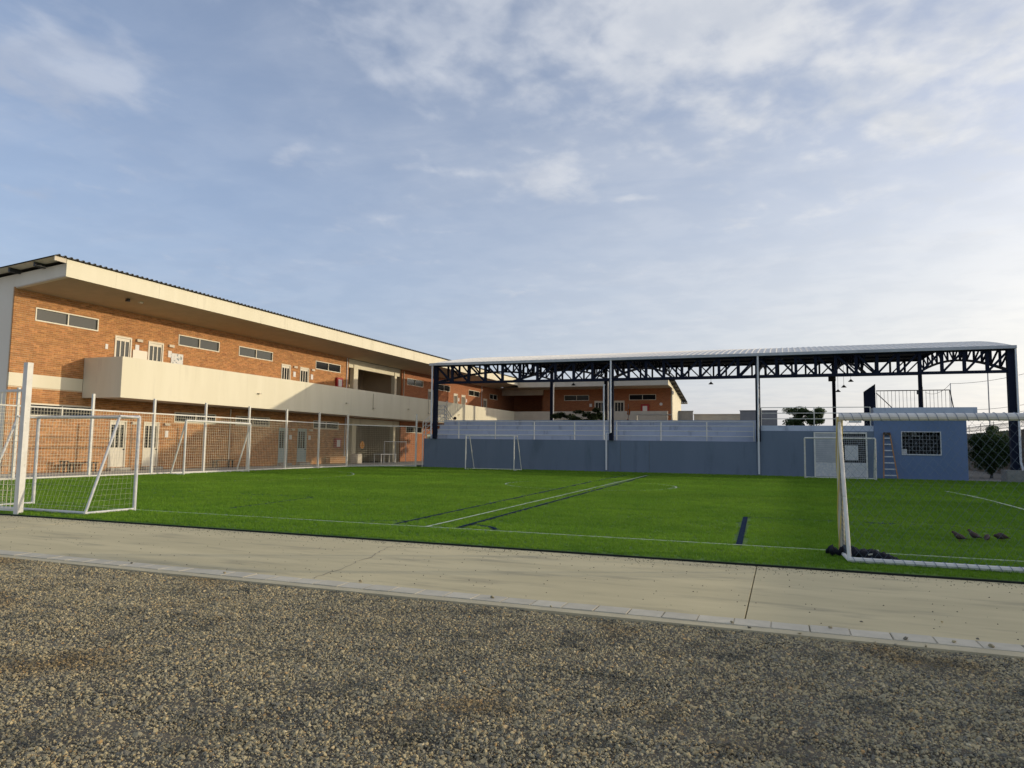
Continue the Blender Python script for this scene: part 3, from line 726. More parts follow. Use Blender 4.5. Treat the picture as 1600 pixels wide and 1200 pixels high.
yy = FFY-.15; x = -31.4; prof = []
while x < fx1+.7: prof += [(x, 0), (x+.1, 0), (x+.13, .05), (x+.2, .05), (x+.23, 0)]; x += .3
n = len(prof)
for (Y, Z) in ((FFY-.15, 9.0), (89.2, 7.05)):
    for xx, hh in prof: rs.v.append((xx, Y, Z+hh))
for i in range(n-1): rs.f.append((i, i+1, n+i+1, n+i))
rs.build('roof', darkroof, far)
for k in range(7): MB().box(fx1+.12, 78.2+k*1.6, 8.68-k*.255, fx1+.62, 78.3+k*1.6, 8.80-k*.255).build('purlin', steeld, far)
MB().tube([(fx1+.7, 89.3, 6.98), (-31, 89.3, 6.98)], .1, 8).build('gutter', creamdull, far)
MB().box(fx1+.15, 79.6, 7.45, fx1+.2, 81.0, 7.8).build('vent', steeld, far)
for x, z in ((-14.3, 5.4),):
    c = thing('fire_cabinet', (x, FY, z), 'dark red fire cabinet on the shaded far wing near its right end', 'fire cabinet', 'fire cabinets')
    MB().box(x-.5, FY-.2, z, x+.4, FY-.005, z+.95).build('cabinet_body', redm, c); MB().box(x-.3, FY-.21, z+.15, x+.2, FY-.2, z+.75).build('cabinet_pane', paperm, c)
o = MB().tube([(-12.6, FY-.03, 6.35), (-12.6, FY-.005, 6.35)], .17, 16).build('wall_sign', paperm); tag(o, 'small round pale sign high on the far wing by the corner', 'sign')
o = MB().box(-20.75, FY-.03, 6.1, -20.45, FY-.005, 6.45).build('paper_sheet', paperm); tag(o, 'white paper notice left of the doors on the far shaded wing', 'paper notice', 'paper notices by the classroom doors')

# ------------------------------------------------------------------ grandstand
SY = 43.5
st = thing('grandstand', (-12, SY, 0), 'slate blue concrete grandstand along the far side of the pitch', 'grandstand')
MB().box(-22.72, SY, -.08, -9.3, SY+.9, 1.93).build('front_wall', slate, st)
MB().box(-9.28, SY, -.08, -7.55, SY+.9, 1.93).build('front_wall', slate, st); MB().box(-7.53, SY, -.08, -1.42, SY+.9, 1.93).build('front_wall', slate, st)
MB().box(-9.3, SY+.02, -.08, -7.53, SY+.88, 1.925).build('wall_joint', plinthm, st)
for k in range(4):
    MB().box(-22.70, SY+.9+.7*k, -.08, -1.42, SY+.9+.7*(k+1)-.001, 1.93+.335*(k+1)).build('tier', tierp, st, bevel=.01)
MB().box(-1.41, SY-.004, -.08, 4.62, SY+.6, 2.56).build('side_wall', slate, st)
MB().box(-1.41, SY+.02, 2.561, 4.62, SY+.62, 2.86).build('ledge', tierp, st)
MB().box(-1.41, SY+.63, -.08, 4.62, 47.2, 2.80).build('terrace', tierp, st)
def rail_line(mb, p, q, r=.02): mb.tube([p, q], r, 6); return mb
rail = thing('railing', (-12, SY, 1.93), 'white tube railing along the top of the grandstand front wall', 'railing')
for x in (-22.66, -20.19, -17.57, -14.89, -12.22, -9.55, -6.86, -4.19, -1.55): rail_line(MB(), (x, SY+.1, 1.93), (x, SY+.1, 3.07), .03).build('post', whitep, rail)
for z in (3.07, 2.82, 2.52, 2.22): rail_line(MB(), (-22.66, SY+.1, z), (-1.55, SY+.1, z), .024).build('rail', whitep, rail)
rail = thing('railing', (-22.72, SY+1.5, 1.93), 'white railing stepping up the left end of the grandstand tiers', 'railing')
for k, dz_ in enumerate((0, .3, .6, .9)): MB().tube([(-22.74, SY-.1, 2.12+dz_), (-22.74, SY+1.7, 2.95+dz_), (-22.74, SY+3.6, 3.75+dz_)], .022, 6).build('rail', whitep, rail)
for y, z0, z1 in ((SY-.1, 0, 3.08), (SY+1.7, 2.2, 3.9), (SY+3.5, 3.2, 4.7)): rail_line(MB(), (-22.76, y, z0), (-22.76, y, z1), .03).build('post', whitep, rail)
rail = thing('railing', (1.6, SY, 2.86), 'white tube railing on the raised terrace above the white door', 'railing')
for x in (-1.15, 1.65, 4.48): rail_line(MB(), (x, SY+.06, 2.86), (x, SY+.06, 3.88), .03).build('post', whitep, rail)
for z in (3.88, 3.56, 3.24): rail_line(MB(), (-1.15, SY+.06, z), (4.48, SY+.06, z), .022).build('rail', whitep, rail)
sr = thing('stair_handrail', (-23.5, 49, 0), 'thin grey stair handrail descending behind the left corner column', 'handrail')
for dz_ in (0, -.28, -.56, -.84): MB().tube([(-24.6, 49, 4.47+dz_), (-23.9, 49, 4.46+dz_), (-22.9, 49, 3.08+dz_)], .022, 6).build('rail', gutterm, sr)
for x, z in ((-24.6, 4.47), (-23.9, 4.46), (-22.9, 3.08)): MB().tube([(x, 49, 0), (x, 49, z)], .025, 6).build('post', gutterm, sr)
bm_ball = MB()
for i in range(1, 10):
    for j in range(16):
        a, b_ = math.pi*i/10, 2*math.pi*j/16; bm_ball.v.append((-21.6+.115*math.sin(a)*math.cos(b_), 45.95+.115*math.sin(a)*math.sin(b_), 3.39+.115*math.cos(a)))
for i in range(8):
    for j in range(16): bm_ball.f.append((i*16+j, i*16+(j+1) % 16, (i+1)*16+(j+1) % 16, (i+1)*16+j))
bm_ball.f.append(tuple(range(16))); bm_ball.f.append(tuple(reversed(range(128, 144))))
tag(bm_ball.build('ball', mat('dark_ball', (.05, .02, .015), (.015, .01, .01), 9, .6), smooth=True), 'dark round ball resting on the top tier near the left column', 'ball')
# white door under the terrace
dr = thing('double_door', (2.95, SY, 0), 'white steel double door with one barred leaf in the blue wall', 'door')
y = SY-.012
f = MB(); f.box(1.60, y-.05, 0.03, 1.68, y, 2.50); f.box(4.20, y-.05, 0.03, 4.28, y, 2.50); f.box(1.68, y-.05, 2.42, 4.20, y, 2.50); f.build('door_frame', whitep, dr)
MB().box(1.68, y-.03, .05, 3.06, y, .84).build('lower_panel', galv, dr); MB().box(3.07, y-.03, .05, 4.20, y, .84).build('lower_panel', galv, dr)
for k in range(14):
    z0 = .86+k*.111; MB().box(1.68, y-.032, z0, 3.06, y, z0+.10).build('louvre_slat', gutterm, dr)
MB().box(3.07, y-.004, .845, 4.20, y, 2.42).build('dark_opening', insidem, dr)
gr = MB()
for k in range(1, 12): gr.box(3.07+k*.094-.005, y-.03, .845, 3.07+k*.094+.005, y-.02, 2.42)
for k in range(1, 14): gr.box(3.07, y-.032, .845+k*.11-.006, 4.2, y-.022, .845+k*.11+.006)
gr.build('grille', gutterm, dr); MB().box(3.16, y-.045, .98, 3.82, y-.034, 1.78).build('pasted_sheet', galv, dr)
o = MB().box(3.40, SY-.10, 3.02, 4.02, SY+.02, 3.22).build('light_box', paperm, bevel=.01); tag(o, 'white rectangular light fitting under the terrace railing', 'light fitting')

# ------------------------------------------------------------------ booth with roof terrace
bo = thing('booth', (6.8, SY, 0), 'blue rendered booth with barred window and flat roof right of the grandstand', 'booth')
bh = [(5.93, 7.80, 1.34, 2.56)]
mb = MB()
for a0, a1, b0, b1 in grid_holes(4.63, 8.98, -.08, 3.5, bh): mb.box(a0, SY-.006, b0, a1, SY+.15, b1)
mb.build('front_wall', boothp, bo)
MB().box(8.83, SY+.151, -.08, 8.98, 47.5, 3.5).build('side_wall', boothp, bo); MB().box(4.63, SY+.151, -.08, 4.78, 47.5, 3.5).build('side_wall', boothp, bo); MB().box(4.79, 47.35, -.08, 8.82, 47.5, 3.5).build('rear_wall', boothp, bo)
MB().box(4.60, SY-.25, 3.501, 9.44, 47.9, 3.83).build('roof_slab', tierp, bo, bevel=.01)
f = MB(); f.box(5.93, SY-.03, 2.52, 7.80, SY+.1, 2.56); f.box(5.93, SY-.04, 1.30, 7.80, SY+.1, 1.36); f.box(5.93, SY-.03, 1.36, 5.97, SY+.1, 2.52); f.box(7.76, SY-.03, 1.36, 7.80, SY+.1, 2.52)
wf = f.build('window', galv, bo)
gr = MB()
for k in range(1, 11): gr.box(5.97+k*.163-.004, SY+.0, 1.36, 5.97+k*.163+.004, SY+.008, 2.52)
for k in range(1, 6): gr.box(5.97, SY+.014, 1.36+k*.193-.004, 7.76, SY+.022, 1.36+k*.193+.004)
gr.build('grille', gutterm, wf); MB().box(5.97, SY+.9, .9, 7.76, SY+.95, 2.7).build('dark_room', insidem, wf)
MB().box(5.98, SY+.12, 1.37, 6.2, SY+.16, 1.62).build('card', galv, wf)
for a, b, z in ((5.98, 6.3, 2.42), (5.98, 6.3, 2.31), (6.45, 6.75, 2.42), (6.5, 6.9, 2.31)): MB().box(a, SY+.5, z, b, SY+.53, z+.035).build('tube_light_reflection', paperm, wf)  # pale bars painted in for tube-light reflections in the window
tr = thing('roof_railing', (7, 47, 3.83), 'black steel balustrade on the flat roof of the booth', 'railing')
MB().bar((5.18, 47, 5.02), (8.95, 47, 5.02), .05).build('top_rail', steeld, tr); MB().bar((5.18, 47, 3.93), (8.95, 47, 3.93), .04).build('bottom_rail', steeld, tr)
for k in range(20): MB().box(5.2+k*.196-.009, 46.99, 3.84, 5.2+k*.196+.009, 47.01, 5.0).build('baluster', steeld, tr)
MB().bar((5.18, 47.03, 4.9), (6.15, 47.03, 3.85), .045).build('brace', steeld, tr); MB().bar((8.95, 47, 5.0), (9.12, 47, 3.84), .05).build('end_post', steeld, tr)
pn = MB(); x0, x1, y0, y1 = 4.32, 4.92, 45.0, 45.12
pn.v = [(x0, y0, 3.83), (x1, y0, 3.83), (x1, y1, 3.83), (x0, y1, 3.83), (x0, y0, 4.83), (x1, y0, 5.27), (x1, y1, 5.27), (x0, y1, 4.83)]
pn.f = [(3, 2, 1, 0), (4, 5, 6, 7), (0, 1, 5, 4), (1, 2, 6, 5), (2, 3, 7, 6), (3, 0, 4, 7)]
pn.v = [(a, b, (c if c > 3.84 else 2.81)) for a, b, c in pn.v]
tag(pn.build('stair_screen', navy), 'dark navy screen panel with slanted top beside the roof balustrade', 'screen panel')
# ladder
ld = thing('ladder', (5.3, SY-.2, 0), 'orange sided step ladder with silver rungs leaning on the blue booth', 'ladder')
lt, lb_ = ((5.09, SY-.06, 2.47), (5.38, SY-.06, 2.47)), ((4.99, SY-.42, .03), (5.66, SY-.42, .03))
for a, b in zip(lt, lb_): MB().bar(a, b, .055, .09).build('side_rail', woody, ld)
MB().box(5.07, SY-.14, 2.36, 5.40, SY-.05, 2.50).build('top_cap', woodb, ld)
for k in range(7):
    q = (k+.55)/7.4; pa = Vector(lb_[0]).lerp(Vector(lt[0]), q); pb = Vector(lb_[1]).lerp(Vector(lt[1]), q); MB().bar(pa, pb, .03, .06).build('rung', rungm, ld)

# ------------------------------------------------------------------ steel canopy
CY0, CY1, CXL, CXR = 43.5, 69.5, -21.9, 11.05
cn = thing('canopy', (-5.4, 56, 0), 'curved steel roof canopy on navy columns and trusses over the grandstand and court', 'canopy')
def rz(y):
    u = (y-CY0)/(CY1-CY0); return 6.93+2.40*u+.72*4*u*(1-u)
def bz(y):
    u = (y-CY0)/(CY1-CY0); return rz(y)-1.24+.17*u+.06*math.sin(math.pi*u)
SEG = 16; ys = [CY0-.25+(CY1-CY0+.5)*k/SEG for k in range(SEG+1)]
RW = 33.5/33
def sheet(dz_, ribs):
    mb = MB(); prof = []
    if ribs:
        for k in range(3):
            a = k*RW/3; prof += [(a, 0), (a+.22, 0), (a+.25, .032), (a+.31, .032), (a+RW/3-.001, 0)]
    else: prof = [(0, 0), (RW-.002, 0)]
    n = len(prof)
    for yy in ys:
        for xx, hh in prof: mb.v.append((xx, yy-CY0, rz(yy)+hh+dz_))
    for j in range(SEG):
        for i in range(n-1): a = j*n+i; mb.f.append((a, a+1, a+n+1, a+n))
    return mb
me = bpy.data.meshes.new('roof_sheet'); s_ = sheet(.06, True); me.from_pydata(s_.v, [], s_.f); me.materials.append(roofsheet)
me2 = bpy.data.meshes.new('roof_underside_shade'); s_ = sheet(.02, False); me2.from_pydata(s_.v, [], s_.f); me2.materials.append(roofundershade)
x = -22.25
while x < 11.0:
    place('roof_sheet', me, cn, (x, CY0, 0)); place('roof_underside_shade', me2, cn, (x, CY0, 0)); x += RW
xe = x
MB().box(-22.27, CY0-.36, 6.83, xe+.02, CY0-.20, 6.99).build('gutter', gutterm, cn)
for xx in (-22.27, xe):
    mb = MB()
    for a, b in zip(ys, ys[1:]): mb.bar((xx, a, rz(a)+.02), (xx, b, rz(b)+.02), .03, .12)
    mb.build('verge_trim', gutterm, cn)
for k in range(1, 9):
    yy = CY0+(CY1-CY0)*k/9; MB().box(-22.2, yy-.04, rz(yy)-.13, xe-.05, yy+.04, rz(yy)-.01).build('purlin', navy, cn)
def truss(x0, y0, x1, y1, n, zb, zt, w=.125, wv=.125):
    """chords and each web member"""
    P = [(x0+(x1-x0)*k/n, y0+(y1-y0)*k/n) for k in range(n+1)]
    c = MB(); t_ = MB()
    for (xa, ya), (xb, yb) in zip(P, P[1:]):
        c.bar((xa, ya, zb(ya)), (xb, yb, zb(yb)), w, w*1.25); t_.bar((xa, ya, zt(ya)), (xb, yb, zt(yb)), w, w*1.25)
    c.build('bottom_chord', navy, cn); t_.build('top_chord', navy, cn)
    for k in range(n+1):
        x, y = P[k]
        if 0 < k < n: MB().bar((x, y, zb(y)), (x, y, zt(y)), wv*1.25).build('truss_vertical', navy, cn)
        if k < n:
            xb, yb = P[k+1]
            if k < n/2: MB().bar((x, y, zt(y)), (xb, yb, zb(yb)), wv*.85).build('truss_diagonal', navy, cn)
            else: MB().bar((x, y, zb(y)), (xb, yb, zt(yb)), wv*.85).build('truss_diagonal', navy, cn)
fz = lambda y: 5.68; ft = lambda y: 6.84
truss(-21.9, CY0, -9.85, CY0, 10, fz, ft); truss(-9.85, CY0, -1.31, CY0, 8, fz, ft); truss(-1.31, CY0, 11.05, CY0, 12, fz, ft)
bz1 = lambda y: rz(CY1)-1.24; bt1 = lambda y: rz(CY1)-.06
truss(-21.9, CY1, -16.3, CY1, 5, bz1, bt1); truss(-16.3, CY1, 4.3, CY1, 18, bz1, bt1); truss(4.3, CY1, 11.05, CY1, 6, bz1, bt1)
for x in (-21.9, -16.3, -9.85, -1.31, 4.3, 11.05): truss(x, CY0, x, CY1, 14, bz, lambda y: rz(y)-.09, .115, .095)
def column(x, y, z0, z1, w=.26):
    mb = MB(); mb.box(x-w/2, y-w/2, z0, x+w/2, y+w/2, z1); mb.build('column', navy, cn)
column(-21.9, CY0, 1.93, 6.9); column(-9.85, CY0, 1.93, 6.9); column(-1.31, CY0, 1.93, 6.9); column(11.05, CY0, .62, 6.9, .34)
for x in (-21.9, -16.3, 4.3, 11.05): column(x, CY1, 0, rz(CY1), .28)
for pts in ([(-22.08, CY0-.26, 6.85), (-22.10, CY0-.2, 2.1)], [(-9.83, CY0-.28, 6.85), (-9.86, CY0-.2, 2.38), (-10.12, CY0-.16, 2.34), (-10.14, CY0-.14, 1.9), (-10.14, CY0-.10, .12)],
            [(-1.28, CY0-.28, 6.85), (-1.30, CY0-.2, 2.6), (-1.30, CY0-.1, .1)], [(11.24, CY0-.28, 6.85), (11.24, CY0-.24, 1.0), (11.30, CY0-.30, .7), (11.30, CY0-.30, .02)],
            [(-9.98-.3, CY0+.1, 5.35), (-10.35, CY0+.1, 5.35), (-10.35, CY0+.1, 1.95)]):
    MB().tube(pts, .055, 10).build('downpipe', pipew, cn)
MB().tube([(-16.05, CY1-.2, 7.9), (-16.05, CY1-.2, .1)], .05, 8).build('downpipe', pipew, cn); MB().tube([(-21.65, CY1-.2, 7.9), (-21.65, CY1-.2, .1)], .05, 8).build('downpipe', pipew, cn)
pl = MB().box(10.55, CY0-.55, -.06, 12.6, CY0+.6, .62).build('column_plinth', plinthm, bevel=.02); tag(pl, 'low concrete plinth under the rightmost front column', 'plinth')
sp = MB().box(3.85, CY1-.5, rz(CY1)-1.75, 4.45, CY1-.15, rz(CY1)-1.3).build('loudspeaker', steeld, bevel=.02); tag(sp, 'black loudspeaker box under the rear truss by a column', 'loudspeaker')
for k, (x, y, z, wh) in enumerate(((-16.09, 57, 6.61, 'in front of the far wing window'), (-5.12, 57, 6.51, 'alone in the open middle bay'), (3.8, 57, 5.79, 'lowest of the three right of the middle'), (4.19, 57, 6.11, 'middle one of the three on the right'), (4.66, 57, 6.52, 'highest of the three on the right'))):
    c = thing('pendant_lamp', (x, y, z), 'black pendant lamp under the canopy, '+wh, 'lamp', 'pendant lamps')
    MB().tube([(x, y, z+.1), (x, y, bz(57)+.1)], .012, 5).build('cord', steeld, c)
    MB().tube([(x, y, z-.06), (x, y, z+.02), (x, y, z+.12)], [.2, .12, .03], 14).build('lamp_shade', steeld, c)

# ------------------------------------------------------------------ fences
def fence(name, pts, h, railz, label, post_w, tall=None, wire=.0095, cell=.125, n_rail=2, loc=None):
    fo = thing(name, loc or (*pts[0], 0), label, 'fence')
    for k, (x, y) in enumerate(pts):
        hh = tall.get(k, h) if tall else h; ww = post_w if not (tall and k in tall) else .12
        MB().box(x-ww/2, y-ww/2, -.03, x+ww/2, y+ww/2, hh).build('post', whitep, fo)
    for (xa, ya), (xb, yb) in zip(pts, pts[1:]):
        for z in (railz, .08): MB().bar((xa, ya, z), (xb, yb, z), .05).build('rail', whitep, fo)
        mb = MB(); L = math.hypot(xb-xa, yb-ya); nn = max(2, round(L/cell))
        for k in range(1, nn): a = k/nn; mb.bar((xa+(xb-xa)*a, ya+(yb-ya)*a, .09), (xa+(xb-xa)*a, ya+(yb-ya)*a, railz), wire)
        zz = .08+cell
        while zz < railz-.03: mb.bar((xa, ya, zz), (xb, yb, zz), wire); zz += cell
        mb.build('mesh_panel', wirem, fo)
    return fo
lf = [(-26.1, y) for y in (12.05, 15.1, 18.15, 21.2, 24.25, 27.3, 30.33, 33.37, 36.42, 39.45)]+[(-25.45, 40.9), (-24.5, 42.2), (-23.15, 43.2)]
lf_posts = lf[:10]+[lf[-1]]
fo = thing('mesh_fence', (-26.1, 27, 0), 'tall white steel mesh fence along the left edge of the pitch', 'fence')
for k, (x, y) in enumerate(lf_posts): MB().box(x-.045, y-.045, -.03, x+.045, y+.045, 3.38 if k < 10 else 3.55).build('post', whitep, fo)
for (xa, ya), (xb, yb) in zip(lf, lf[1:]):
    for z in (2.72, .08): MB().bar((xa, ya, z), (xb, yb, z), .055).build('rail', whitep, fo)
    mb = MB(); L = math.hypot(xb-xa, yb-ya); nn = max(2, round(L/.125))
    for k in range(1, nn): a = k/nn; mb.bar((xa+(xb-xa)*a, ya+(yb-ya)*a, .09), (xa+(xb-xa)*a, ya+(yb-ya)*a, 2.72), .0062)
    zz = .2
    while zz < 2.7: mb.bar((xa, ya, zz), (xb, yb, zz), .0062); zz += .125
    mb.build('mesh_panel', wirem, fo)
fence('mesh_fence', [(-14.46, 10.22), (-17.4, 10.22), (-20.3, 10.22), (-23.2, 10.22), (-26.1, 10.22)], 2.56, 2.5, 'white mesh fence at the pitch corner ending in a tall thick post', .06, tall={0: 3.07}, wire=.006)

# ------------------------------------------------------------------ goals
def net_quad(mb, a, b, c, d, nu, nv, w, sag=0., diamond=False):
    """cords over the patch a-b (bottom) to d-c (top)"""
    a, b, c, d = map(Vector, (a, b, c, d))
    nrm = (b-a).cross(d-a).normalized()
    def P(u, v):
        p = (a*(1-u)+b*u)*(1-v)+(d*(1-u)+c*u)*v
        return p+nrm*sag*math.sin(math.pi*u)*math.sin(math.pi*v)
    K = 5
    def strand(u0, v0, u1, v1):
        for k in range(K):
            s, e = k/K, (k+1)/K
            mb.bar(P(u0+(u1-u0)*s, v0+(v1-v0)*s), P(u0+(u1-u0)*e, v0+(v1-v0)*e), w)
    if not diamond:
        for i in range(nu+1): strand(i/nu, 0, i/nu, 1)
        for j in range(nv+1): strand(0, j/nv, 1, j/nv)
    else:
        asp = nv/nu
        for i in range(-nu, nu*2):
            for sg in (1, -1):
                u0 = i/nu; v0 = 0; u1 = u0+sg*asp*.8; v1 = 1
                pts = [(u0, v0), (u1, v1)]
                t0, t1 = 0, 1
                du = u1-u0
                if du > 0: t0 = max(0, (0-u0)/du); t1 = min(1, (1-u0)/du)
                else: t0 = max(0, (1-u0)/du); t1 = min(1, (0-u0)/du)
                if t1-t0 > .02: strand(u0+du*t0, t0, u0+du*t1, t1)
def goal(p0, p1, h, back, dt, db, label, r=.045, pm=galv, postm=None, net=None, netw=.004, bar_r=None, lace=False, diamond=False, nu=24, nv=16):
    """p0,p1 feet of the mouth posts, back: unit vector behind the mouth, dt/db depth at top/bottom"""
    p0 = Vector((*p0, 0)); p1 = Vector((*p1, 0)); bk = Vector((*back, 0)); z = Vector((0, 0, h))
    g_ = thing('goal', tuple((p0+p1)/2), label, 'goal', 'football goals round the pitch')
    for p in (p0, p1): MB().tube([p+Vector((0, 0, -.02)), p+z], r, 10).build('post', postm or pm, g_)
    MB().tube([p0+z, p1+z], bar_r or r, 10).build('crossbar', pm, g_)
    for p in (p0, p1):
        if dt > .02: MB().tube([p+z-Vector((0, 0, .01)), p+z+bk*dt], r*.7, 8).build('top_bar', pm, g_)
        MB().tube([p+z+bk*dt-Vector((0, 0, .03)), p+bk*db+Vector((0, 0, .03))], r*(.62 if lace else .75), 8).build('stanchion', pm, g_)
        MB().tube([p+Vector((0, 0, .04)), p+bk*db+Vector((0, 0, .04))], r*.7, 8).build('side_bar', pm, g_)
    MB().tube([p0+bk*db+Vector((0, 0, .045)), p1+bk*db+Vector((0, 0, .045))], r*.85, 8).build('ground_bar', pm, g_)
    if net is not None:
        mb = MB()
        net_quad(mb, p0+bk*db, p1+bk*db, p1+bk*dt+z, p0+bk*dt+z, nu, nv, netw, .05, diamond)
        for p in (p0, p1): net_quad(mb, p+Vector((0, 0, .05)), p+bk*db+Vector((0, 0, .05)), p+bk*max(dt, .03)+z, p+z, max(3, nu//3), nv, netw, .02, diamond)
        if dt > .1: net_quad(mb, p0+z, p1+z, p1+z+bk*dt, p0+z+bk*dt, nu, 4, netw, 0)
        mb.build('net', net, g_)
    if lace:
        for base, rr in ((p0+z, (bar_r or r)), (p0+bk*db+Vector((0, 0, .045)), r*.85)):
            mb = MB(); L = (p1-p0); n = 150; pts = []
            for k in range(n*5):
                s = k/(n*5); th = s*26*2*math.pi
                pts.append(base+L*s+Vector((0, math.cos(th), math.sin(th)))*(rr+.003))
            mb.tube(pts, .0045, 4); mb.build('lacing', lacem, g_)
    return g_
goal((-16.3, 11.85), (-13.12, 11.8), 2.02, (0, -1), .5, 1.17, 'white small goal with pale net inside the left fence corner', .037, galv, net=netm, netw=.0019, nu=28, nv=18)
goal((-25.05, 25.05), (-25.25, 29.45), 2.44, (-1, 0), .0, .75, 'white goal standing in front of the left mesh fence', .05, whitep, net=None)
goal((-18.35, 40.7), (-15.2, 40.8), 2.11, (0, 1), .55, 1.35, 'slim white goal in front of the grandstand left half', .035, whitep, net=None)
goal((1.06, 41.0), (4.40, 41.0), 2.13, (0, 1), .0, .9, 'white goal standing before the white door and booth', .042, whitep, postm=mat('weathered_cream_post', (.58, .53, .42), (.66, .64, .58), 6, .6), net=None)
ge = goal((.765, 11.48), (3.85, 11.48), 1.985, (.055, -1), .0, .73, 'large weathered goal with laced crossbar at the right edge', .043, whitep, postm=oldpost, net=netdark, netw=.0022, bar_r=.055, lace=True, diamond=True, nu=26, nv=17)
mb = MB()
for ph in (0, 1.9, 3.4):
    pts = []
    for k in range(40):
        z = 1.93*k/39; pts.append((.765+.047*math.cos(ph+z*2.2), 11.48+.047*math.sin(ph+z*2.2)-.01, z+.02))
    mb.tube(pts, .007, 5)
mb.build('post_cord', mat('yellow_cord', (.60, .46, .12), rough=.8), ge)
# heap of folded black netting at the goal's foot
def heap(pts, rad, seed):
    mb = MB(); seg = 14; n = len(pts); fine = []
    for i in range(n-1):
        for k in range(8):
            s = k/8; fine.append((Vector(pts[i]).lerp(Vector(pts[i+1]), s), rad[i]*(1-s)+rad[i+1]*s))
    fine.append((Vector(pts[-1]), rad[-1]))
    for i, (p, r) in enumerate(fine):
        d = (fine[min(i+1, len(fine)-1)][0]-fine[max(i-1, 0)][0]).normalized(); a = d.cross(Vector((0, 0, 1))).normalized()
        for j in range(seg):
            t_ = 2*math.pi*j/seg; q = p+a*math.cos(t_)*r*1.25+Vector((0, 0, 1))*math.sin(t_)*r*.85
            nn = noise.noise(Vector((q.x*14, q.y*14, q.z*14+seed)))+.6*noise.noise(Vector((q.x*34, q.y*34, q.z*34+seed)))
            q += (q-p)*nn*.75; q.z = max(q.z, .006); mb.v.append(tuple(q))
    for i in range(len(fine)-1):
        for j in range(seg): mb.f.append((i*seg+j, i*seg+(j+1) % seg, (i+1)*seg+(j+1) % seg, (i+1)*seg+j))
    mb.f.append(tuple(reversed(range(seg)))); mb.f.append(tuple(range((len(fine)-1)*seg, len(fine)*seg)))
    return mb
hp = thing('net_heap', (.9, 11.2, 0), 'crumpled heap of black netting at the foot of the right goal post', 'netting')
heap([(.55, 11.42, .05), (.63, 11.40, .075), (.71, 11.38, .04), (.80, 11.36, .08), (.95, 11.30, .065), (1.05, 11.16, .06), (1.18, 11.05, .07), (1.30, 10.98, .05), (1.46, 10.92, .012)],
     [.03, .085, .05, .085, .075, .08, .085, .07, .02], 3).build('folds', blackc, hp, smooth=True)
heap([(.95, 11.42, .04), (1.05, 11.40, .07), (1.16, 11.36, .03)], [.03, .06, .02], 9).build('loose_fold', blackc, hp, smooth=True)
MB().tube([(1.06, 11.02, .09), (1.13, 10.99, .11), (1.18, 11.0, .08)], .012, 6).build('pale_tie', netm, hp)
MB().tube([(1.14, 11.1, .14), (1.19, 11.07, .15)], .012, 6).build('pale_tie', netm, hp)

# ------------------------------------------------------------------ birds
def bird(x, y, rot, s, up_, label):
    """one lofted body from tail tip to beak, with two thin legs"""
    sec = [(-.125, .060, .012, .004), (-.09, .068, .024, .010), (-.06, .078, .038, .028), (-.02, .086, .050, .044), (.025, .094, .050, .050), (.055, .106+.010*up_, .040, .042),
           (.072, .122+.016*up_, .029, .030), (.086, .132+.018*up_, .025, .025), (.100, .132+.018*up_, .019, .019), (.108, .129+.018*up_, .006, .007), (.122, .124+.018*up_, .002, .002)]
    mb = MB(); seg = 12
    for (a, z, w, h) in sec:
        for j in range(seg): t_ = 2*math.pi*j/seg; mb.v.append((x+(a*math.cos(rot)-w*math.cos(t_)*math.sin(rot))*s, y+(a*math.sin(rot)+w*math.cos(t_)*math.cos(rot))*s, (z+h*math.sin(t_))*s))
    for i in range(len(sec)-1):
        for j in range(seg): mb.f.append((i*seg+j, i*seg+(j+1) % seg, (i+1)*seg+(j+1) % seg, (i+1)*seg+j))
    mb.f.append(tuple(reversed(range(seg)))); mb.f.append(tuple(range((len(sec)-1)*seg, len(sec)*seg)))
    c = thing('bird', (x, y, 0), label, 'bird', 'brown birds on the turf')
    mb.build('body', birdm, c, smooth=True)
    for w in (-.018, .018):
        bx_, by_ = x-w*math.sin(rot)*s, y+w*math.cos(rot)*s
        MB().tube([(bx_, by_, .055*s), (bx_+.004, by_, .0)], .004*s, 5).build('leg', mat('bird_leg', (.25, .1, .07), rough=.6), c)
bird(2.73, 14.06, 2.6, 1.05, 1, 'brown bird on the turf, leftmost of four behind the goal net')
bird(3.02, 14.40, 2.3, 1.05, 1.4, 'brown bird with raised head, second from left and farthest back of four')
bird(3.17, 14.25, 1.2, .9, -.5, 'smallest brown bird seen from behind, third of the four on the turf')
bird(3.42, 14.42, 3.3, 1.1, -2.2, 'brown bird stooping to peck, rightmost of the four on the turf')

# ------------------------------------------------------------------ plants, walls, poles
def leaf_cloud(mb, blobs, n, size, seed, flat=.0):
    rnd = random.Random(seed)
    for k in range(n):
        cx, cy, cz, rx, ry, rz_ = rnd.choice(blobs)
        d = Vector([rnd.gauss(0, 1) for _ in range(3)]).normalized(); q = rnd.random()**.45
        p = Vector((cx+d.x*rx*q, cy+d.y*ry*q, cz+d.z*rz_*q))
        nr = (d+Vector([rnd.gauss(0, .8) for _ in range(3)])+Vector((0, 0, .5))).normalized()
        a = nr.orthogonal().normalized(); a.rotate(Matrix.Rotation(rnd.uniform(0, 6.28), 3, nr)); b_ = nr.cross(a)
        s = size*rnd.uniform(.6, 1.3)
        mb.v += [tuple(p-a*s), tuple(p+b_*s*.42+nr*s*.08), tuple(p+a*s), tuple(p-b_*s*.42+nr*s*.08)]; m_ = len(mb.v)-4; mb.f += [(m_, m_+1, m_+2), (m_, m_+2, m_+3)]
    return mb
